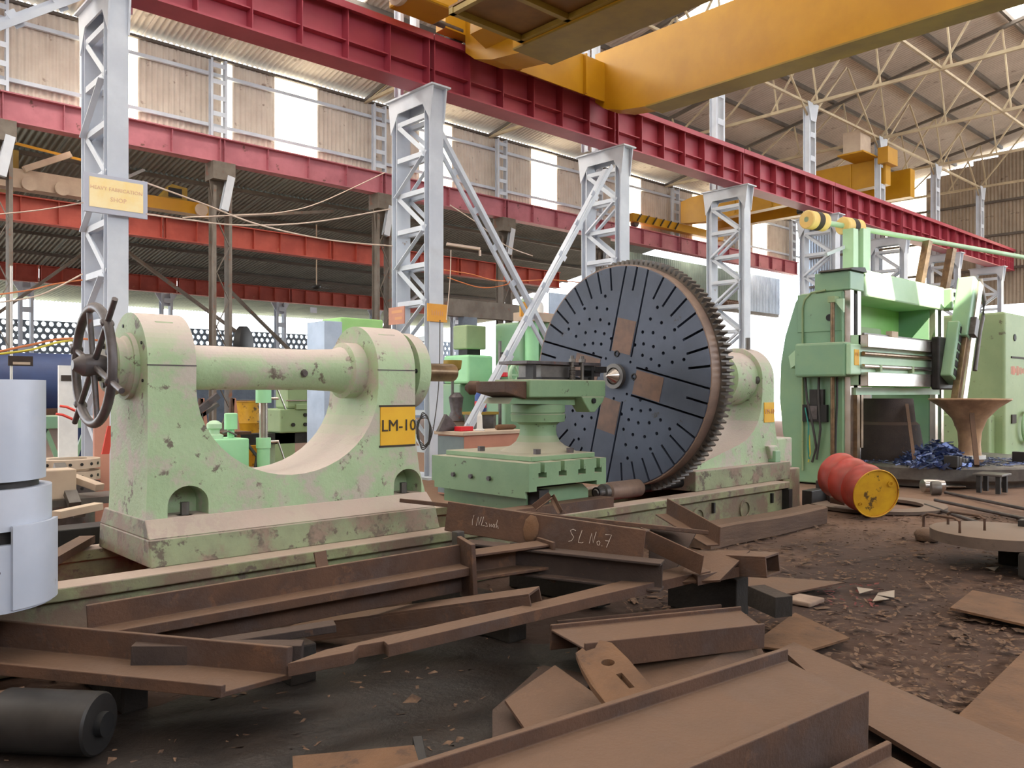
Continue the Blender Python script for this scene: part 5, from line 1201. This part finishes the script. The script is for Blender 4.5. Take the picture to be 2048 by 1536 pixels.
# yellow tank
t, x, y = mk('yellow_drum', 'tall yellow drum seen through the tailstock opening', 'drum', 493, 17.0)
MB().lathe((x, y, 0), (0,0,1), [(0, .27), (.02, .28), (.4, .28), (.42, .29), (.44, .28), (.86, .28), (.88, .29), (.9, .28), (1.3, .28), (1.31, .29), (1.34, .27)], 36).build('shell', 'drum_yellow', t, smooth=35)
MB().lathe((x, y, 1.30), (0,0,1), [(0, .283), (.04, .283)], 36).build('rust_rim', 'rust', t, smooth=35)
# coolant tank with pump
t, x, y = mk('coolant_tank', 'mint green coolant tank with pump pots behind the tailstock opening', 'tank', 452, 9.4)
MB().box(x - .55, x + .28, y, y + .5, .0, .97).build('tank', 'mint_paint', t, bevel=.015)
MB().lathe((x - .05, y + .2, .97), (0,0,1), [(0, .1), (.04, .1), (.06, .06), (.1, .06), (.12, .085), (.17, .085), (.2, .05), (.21, .02)], 24).build('pump_pot', 'machine_green_pale', t, smooth=40)
MB().lathe((x + .17, y + .25, .97), (0,0,1), [(0, .04), (.1, .04), (.1, .075), (.28, .075), (.29, .06)], 24).build('motor_pot', 'mint_paint', t, smooth=40)
MB().path([(x + .05, y + .2, 1.03), (x + .12, y + .2, 1.05), (x + .2, y + .15, 1.0)], .012, 6).build('pipe', 'mid_steel', t, smooth=60)
MB().path([(x - .45, y - .02, .93), (x - .3, y - .05, .9), (x - .2, y - .05, .75), (x - .12, y - .05, .5)], .02, 8).build('hose', 'salmon', t, smooth=60)
MB().path([(x + .3, y + .1, .9), (x + .4, y + .05, .75), (x + .33, y, .5), (x + .3, y, .3)], .02, 8).build('hose', 'wire_dark', t, smooth=60)
# chrome screw jack
t, x, y = mk('jack_column', 'slim chrome jack column with mint collars and tommy bars', 'jack', 527, 9.7)
MB().tube((x, y, .3), (x, y, 1.5), .048, 20).build('post', 'bright_steel', t, smooth=40)
for z0, z1, r in ((.0, .85, .075), (.85, .97, .085), (1.38, 1.56, .09)): MB().lathe((x, y, z0), (0,0,1), [(0, r), (z1 - z0, r)], 20).build('collar', 'mint_paint', t, smooth=40)
for z in (.92, .62, 1.43): MB().tube((x, y, z), (x + .18, y - .02, z), .014, 8).build('tommy_bar', 'bright_steel', t, smooth=40)
for a, b in (((.18, .93), (.3, .6)), ((.15, 1.6), (.28, 1.3))): MB().tube((x + a[0], y, a[1]), (x + b[0], y, b[1]), .012, 8).build('lever', 'bright_steel', t, smooth=40)
# engine lathe
t, x, y = mk('engine_lathe', 'grey-green engine lathe with handwheel seen through the tailstock opening', 'lathe', 600, 15.5)
MB().box(x - .4, x + .9, y, y + .6, .75, 1.2).build('apron', 'machine_green_old', t, bevel=.03); MB().box(x - .25, x + .8, y, y + .5, 1.2, 1.7).build('headstock', 'machine_green_old', t, bevel=.04)
MB().box(x - 2.5, x + 1.6, y + .1, y + .5, .55, .75).build('bed', 'dark_steel', t); MB().box(x - .1, x + .4, y - .05, y + .1, 1.18, 1.28).build('slide', 'machine_green_old', t, bevel=.01)
hw_ = MB().torus((x + .62, y - .12, 1.0), (0,1,0), .17, .02, 28, 6).build('handwheel', 'bright_steel', t, smooth=60)
for a in (0, 60, 120): MB().tube((x + .62 - .16*math.cos(math.radians(a)), y - .12, 1.0 - .16*math.sin(math.radians(a))), (x + .62 + .16*math.cos(math.radians(a)), y - .12, 1.0 + .16*math.sin(math.radians(a))), .012, 6).build('spoke', 'mid_steel', hw_)
for dx, dz in ((-.15, .9), (.1, .9), (.1, 1.08), (.3, .86)): MB().tube((x + dx, y, dz), (x + dx, y - .04, dz), .035, 12).build('knob', 'dark_steel', t)
for dx in (-.3, .7): MB().box(x + dx - .15, x + dx + .25, y + .1, y + .5, 0, .75).build('leg', 'machine_green_old', t)
MB().tube((x - .3, y - .02, 1.35), (x + .2, y - .02, 1.35), .015, 8).build('lever', 'bright_steel', t)
# dark bench clutter left of the drum
t, x, y = mk('scrap_rack', 'rusty trestle rack of odd bars left of the yellow drum', 'rack', 425, 14)
for dx in (-.3, .25):
    MB().bar((x + dx, y, 0), (x + dx + .1, y, 1.4), .06, .06, (0,1,0)).build('leg', 'rust', t); MB().bar((x + dx + .3, y, 0), (x + dx + .12, y, 1.4), .06, .06, (0,1,0)).build('leg', 'salmon', t)
MB().box(x - .5, x + .6, y - .2, y + .3, .78, .83).build('shelf', 'rust', t); MB().bar((x - .6, y - .1, .95), (x + .05, y - .1, 1.45), .1, .1).build('bar', 'worn_iron', t); MB().bar((x - .6, y, .85), (x + .1, y, 1.3), .06, .06).build('bar', 'mid_steel', t)
MB().box(x - .35, x - .05, y - .2, y + .1, .5, .78).build('box', 'dark_steel', t)
tag(MB().lathe(GD(478, 690, 22), (.7, -.7, 0), [(0, .42), (.05, .5), (.2, .5), (.25, .42)], 36).build('tyre', 'black', smooth=40), 'dark tyre leaning by the perforated wall above the quill', 'tyre')
# ---- left clutter
t, x, y = mk('green_bench', 'small green welding bench behind the grey duct segments', 'bench', 125, 12)
MB().box(x - .7, x + .6, y, y + .6, .98, 1.16).build('top', 'machine_green', t, bevel=.01)
for dx in (-.55, .0): MB().bar((x + dx, y + .1, 0), (x + dx + .35, y + .1, .98), .06, .06, (0,1,0)).build('leg', 'machine_green', t); MB().bar((x + dx + .7, y + .1, 0), (x + dx + .35, y + .1, .98), .06, .06, (0,1,0)).build('leg', 'machine_green', t)
t, x, y = mk('blue_tank', 'dark blue tank body at the far left behind the wires', 'tank', 78, 16)
MB().lathe((x - .9, y, 1.6), (1, 0, 0), [(0, .5), (.1, .66), (1.7, .66), (1.8, .5)], 36).build('vessel', 'dark_blue', t, smooth=35)
for dx in (-.6, .6): MB().box(x + dx - .1, x + dx + .1, y - .4, y + .4, 0, 1.1).build('saddle', 'dark_blue', t)
MB().box(x - .8, x + .9, y - .72, y - .6, 1.05, 1.2).build('ledge', 'rust', t)
t, x, y = mk('notice_board', 'small brown notice board on a white pole at the far left', 'notice', 38, 12.5)
MB().tube((x - .1, y, 0), (x - .1, y, 3.4), .02, 8).build('pole', 'white_paint', t); MB().box(x - .15, x + .18, y - .04, y - .02, 1.9, 2.05).build('board', 'rust_dark', t); MB().box(x - .09, x + .14, y - .05, y - .04, 1.92, 1.96).build('stripe', 'stone_beige', t)
t, x, y = mk('display_board', 'tall narrow white panel standing behind the black handwheel', 'panel', 139, 8.6)
MB().box(x - .1, x + .08, y, y + .04, .0, 1.78).build('board', 'white_paint', t); MB().box(x - .08, x + .03, y - .01, y, 1.62, 1.68).build('latch', 'ink', t)
tag(MB().box(*(lambda p: (p[0] - .09, p[0] + .06, p[1], p[1] + .05))(onfloor(207, 8.8)), 0, 1.72).build('orange_panel', 'salmon'), 'upright pale orange board seen through the handwheel', 'panel')
t, x, y = mk('flange_stack', 'stack of rusty drilled flanges behind the grey duct segments', 'flange', 135, 8.4)
for i, z in enumerate((.74, .62, .5)):
    f = MB().ring((x, y, z), (0,0,1), 0, .09, .18, .30, 36).build('flange', 'stone_beige' if i < 2 else 'worn_iron', t, smooth=35)
    for a in range(200, 340, 20): MB().tube((x + .3*math.cos(math.radians(a)), y + .3*math.sin(math.radians(a)), z + .045), (x + .305*math.cos(math.radians(a)), y + .305*math.sin(math.radians(a)), z + .045), .016, 8).build('hole', 'black', f)
MB().lathe((x, y, 0), (0,0,1), [(0, .25), (.5, .25)], 24).build('base_ring', 'worn_iron', t, smooth=35)
for i, (a, b, m_, lab) in enumerate(((GD(118, 930, 7.8), GD(160, 1030, 7.4), 'mid_steel', 'grey flat strip leaning down beside the flange stack'), (GD(145, 955, 7.6), GD(200, 975, 7.5), 'stone_beige', 'pale flat bar lying behind the tailstock base'), (GD(140, 985, 7.3), GD(150, 1010, 7.2), 'mid_steel', 'short steel lug standing behind the bed'), (GD(112, 1030, 6.6), GD(198, 1012, 7.0), 'stone_beige', 'dusty beam behind the bed between duct and tailstock'))):
    tag(MB().bar(a, b, .1, .06).build('clutter_bar', m_, bevel=.004), lab, 'bar', 'bars behind the bed')
t, x, y = mk('steel_trestle', 'low grey steel trestle filling the gap behind the bed at the left', 'trestle', 150, 7.4)
MB().box(x - .6, x + .5, y - .1, y + .35, .50, .56).build('top', 'mid_steel', t); 
for dx in (-.5, .4): MB().box(x + dx, x + dx + .08, y, y + .25, 0, .5).build('leg', 'dark_steel', t)
MB().box(x - .3, x - .0, y - .05, y + .2, .56, .82).build('crate', 'stone_beige', t, bevel=.01)
rg = GD(213, 880, 5.9); tag(MB().hexa([rg + Vector((-.03,0,-.1)), rg + Vector((.02,0,-.1)), rg + Vector((.02,.02,-.1)), rg + Vector((-.03,.02,-.1))], [rg + Vector((.01,0,.1)), rg + Vector((.05,0,.1)), rg + Vector((.05,.02,.1)), rg + Vector((.01,.02,.1))]).build('red_tassel', 'red_cloth'), 'small bright red rag hanging by the tailstock left side', 'rag')
for i, (px, py, lab) in enumerate(((112, 828, 'small red rag tip on a yellow cord, lower'), (120, 812, 'small red rag tip on a yellow cord, upper'))):
    p = GD(px, py, 8.0); tag(MB().path([p, p + Vector((.06,0,-.01)), p + Vector((.16,.0,-.06))], .014, 6).build('signal_rag', 'red_cloth', smooth=60), lab, 'cord')

# ---- centre clutter
t, x, y = mk('steel_cabinet', 'low grey-blue cabinet with salmon front and dusty top behind the carriage', 'cabinet', 975, 12.2)
MB().box(x - .45, x + .75, y, y + .6, 0, .88).build('body', 'salmon', t); MB().box(x - .455, x - .45, y, y + .6, .02, .86).build('side_panel', 'steel_cabinet', t); MB().box(x - .5, x + .8, y - .04, y + .64, .88, .93).build('top', 'stone_beige', t, bevel=.005)
cxx, cyy = x, y
tag(MB().lathe((cxx + .02, cyy + .2, .93), (0,0,1), [(0, .1), (.02, .1), (.03, .06), (.22, .05), (.3, .005)], 4).build('white_pylon', 'white_paint'), 'white pointed wooden marker standing on the cabinet', 'marker')
tag(MB().lathe((cxx + .35, cyy + .2, .97), (1,0,0), [(0, .03), (.05, .045), (.35, .04), (.4, .02)], 14).build('clay_roll', 'rust_orange', smooth=40), 'orange-brown roll lying on the cabinet top', 'roll')
tag(MB().box(cxx - .35, cxx - .1, cyy + .2, cyy + .35, .93, 1.0).build('tool_tray', 'red_gloss', bevel=.01), 'red tray on the cabinet top', 'tray')
tag(MB().prism([(cxx - .6, .93), (cxx - .2, .93), (cxx - .35, 1.1), (cxx - .45, 1.18)], 'y', cyy + .4, cyy + .46).build('grinding_guard', 'worn_iron'), 'dark curved guard plate behind the red tray', 'guard')
t, x, y = mk('fire_extinguisher', 'red and white fire extinguisher hanging behind the cross brace', 'extinguisher', 1007, 17.5); t.scale = (1.25, 1.25, 1.18)
MB().lathe((x, y, 1.55), (0,0,1), [(0, .06), (.01, .075), (.3, .075), (.34, .05), (.36, .025), (.4, .025)], 20).build('cylinder', 'red_gloss', t, smooth=40); MB().lathe((x, y, 1.63), (0,0,1), [(0, .0765), (.12, .0765)], 20).build('label_band', 'white_paint', t, smooth=40); MB().box(x - .05, x + .05, y - .02, y + .02, 1.95, 1.99).build('valve', 'black', t)
MB().bar((x, y + .09, 0), (x, y + .09, 2.2), .04, .04, (0,1,0)).build('hanging_post', 'mid_steel', t)
t, x, y = mk('blue_drum', 'small blue drum with red band on a stand behind the cabinet', 'drum', 961, 17.2); t.scale = (1.2, 1.2, 1.1)
MB().lathe((x, y, 1.0), (0,0,1), [(0, .09), (.02, .1), (.3, .1), (.36, .07), (.42, .07)], 22).build('can', 'blue_paint', t, smooth=40); MB().lathe((x, y, 1.08), (0,0,1), [(0, .103), (.12, .103)], 22).build('band', 'red_gloss', t, smooth=40); MB().box(x - .25, x + .25, y - .2, y + .2, .95, 1.0).build('stand_top', 'crane_olive', t)
for dx in (-.2, .2): MB().box(x + dx - .03, x + dx + .03, y - .15, y + .15, 0, .95).build('leg', 'mid_steel', t)
t, x, y = mk('green_press', 'tall mint green press with cylinders between the cross brace and faceplate', 'press', 1055, 19); t.scale = (1.3, 1.3, 1.3)
MB().box(x - .15, x + .6, y, y + .7, 0, 2.4).build('body', 'machine_green', t, bevel=.04)
MB().lathe((x + .05, y - .05, 1.3), (0,0,1), [(0, .13), (1.15, .13)], 22).build('cylinder', 'mint_paint', t, smooth=40); MB().lathe((x + .4, y - .05, 1.3), (0,0,1), [(0, .13), (1.15, .13)], 22).build('cylinder', 'machine_green', t, smooth=40)
MB().box(x - .25, x + .65, y - .25, y + .1, 2.4, 2.55).build('head_plate', 'stone_beige', t); MB().lathe((x + .2, y - .1, 2.55), (0,0,1), [(0, .08), (.12, .08), (.2, .05)], 16).build('valve', 'white_paint', t, smooth=40)
MB().lathe((x + .3, y + .3, 2.55), (0,0,1), [(0, .16), (.25, .16), (.32, .1)], 20).build('accumulator', 'machine_green', t, smooth=40)
MB().box(x - .45, x - .15, y - .3, y - .27, 2.45, 2.7).build('plate', 'sign_orange', t)
hw2 = MB().torus((x - .5, y - .3, 1.45), (0,1,0), .2, .035, 28, 8).build('flywheel', 'machine_green_pale', t, smooth=60)
for a in (0, 60, 120): MB().bar((x - .5 - .2*math.cos(math.radians(a)), y - .3, 1.45 - .2*math.sin(math.radians(a))), (x - .5 + .2*math.cos(math.radians(a)), y - .3, 1.45 + .2*math.sin(math.radians(a))), .03, .04, (0,1,0)).build('spoke', 'machine_green_pale', hw2)
MB().box(x - .7, x - .25, y - .2, y + .3, 0, 1.3).build('pump_body', 'machine_green', t, bevel=.03)
t, x, y = mk('green_miller', 'mint green milling machine head behind the grey brace', 'machine', 940, 19)
MB().box(x - .3, x + .5, y, y + .7, 0, 1.7).build('column', 'machine_green', t, bevel=.03); MB().box(x - .3, x + .45, y - .3, y + .6, 1.7, 2.35).build('head', 'mint_paint', t, bevel=.05); MB().box(x - .1, x + .5, y, y + .5, 2.5, 3.05).build('motor', 'machine_green_old', t, bevel=.03); MB().box(x, x + .4, y + .1, y + .4, 2.35, 2.5).build('neck', 'dark_steel', t)
t, x, y = mk('bench_grinder', 'cluttered grey bench tool with yellow lamp bowl right of the second column', 'machine', 905, 17.5)
MB().lathe((x, y, 1.9), (0,0,1), [(0, .06), (.1, .18), (.25, .2), (.28, .2)], 20).build('lamp_bowl', 'crane_olive', t, smooth=40); MB().tube((x, y, 1.3), (x, y, 1.9), .03, 8).build('stem', 'mid_steel', t)
MB().lathe((x + .1, y, .9), (0,0,1), [(0, .2), (.2, .12), (.5, .16), (.6, .08)], 14).build('body', 'worn_iron', t, smooth=40); MB().box(x - .25, x + .35, y - .1, y + .3, 0, .9).build('pedestal', 'stone_beige', t, bevel=.02); MB().lathe((x + .35, y, 1.6), (.6,-.8,0), [(0, .05), (.1, .15), (.3, .15)], 16).build('wheel_guard', 'rust', t, smooth=40)
# far frame of pillars and lintel with bright openings
t, x, y = mk('window_frame', 'dim concrete lintel and pillars around bright openings beyond the machines', 'frame', 945, 27)
MB().box(x - 1.1, x + 2.1, y, y + .3, 3.95, 4.5).build('lintel', 'old_column', t); MB().box(x - .35, x + .2, y, y + .3, 1.9, 3.95).build('pillar', 'jaali', t); MB().box(x - 1.4, x + 2.4, y, y + .3, 0, 1.9).build('sill', 'jaali', t)
q = GD(1100, 760, 24); tag(MB().box(q.x, q.x + 1.3, q.y, q.y + .06, 0, 4.4).build('sheet_stack', 'sheet_blue_grey'), 'pale blue-grey sheet panel standing behind the faceplate edge', 'panel')
# pots on the partition sill
for i in range(6):
    p = GD(1512 + 11*i, 605, 38.5); tag(MB().lathe((p.x, 22.1, 5.6), (0,0,1), [(0, .12), (.1, .2), (.25, .2), (.3, .14), (.36, .16)], 16).build('clay_pot', 'rust', smooth=40), f'small brown pot on the partition sill, {ORD[i]} from the left', 'pot', 'pots on the partition sill')
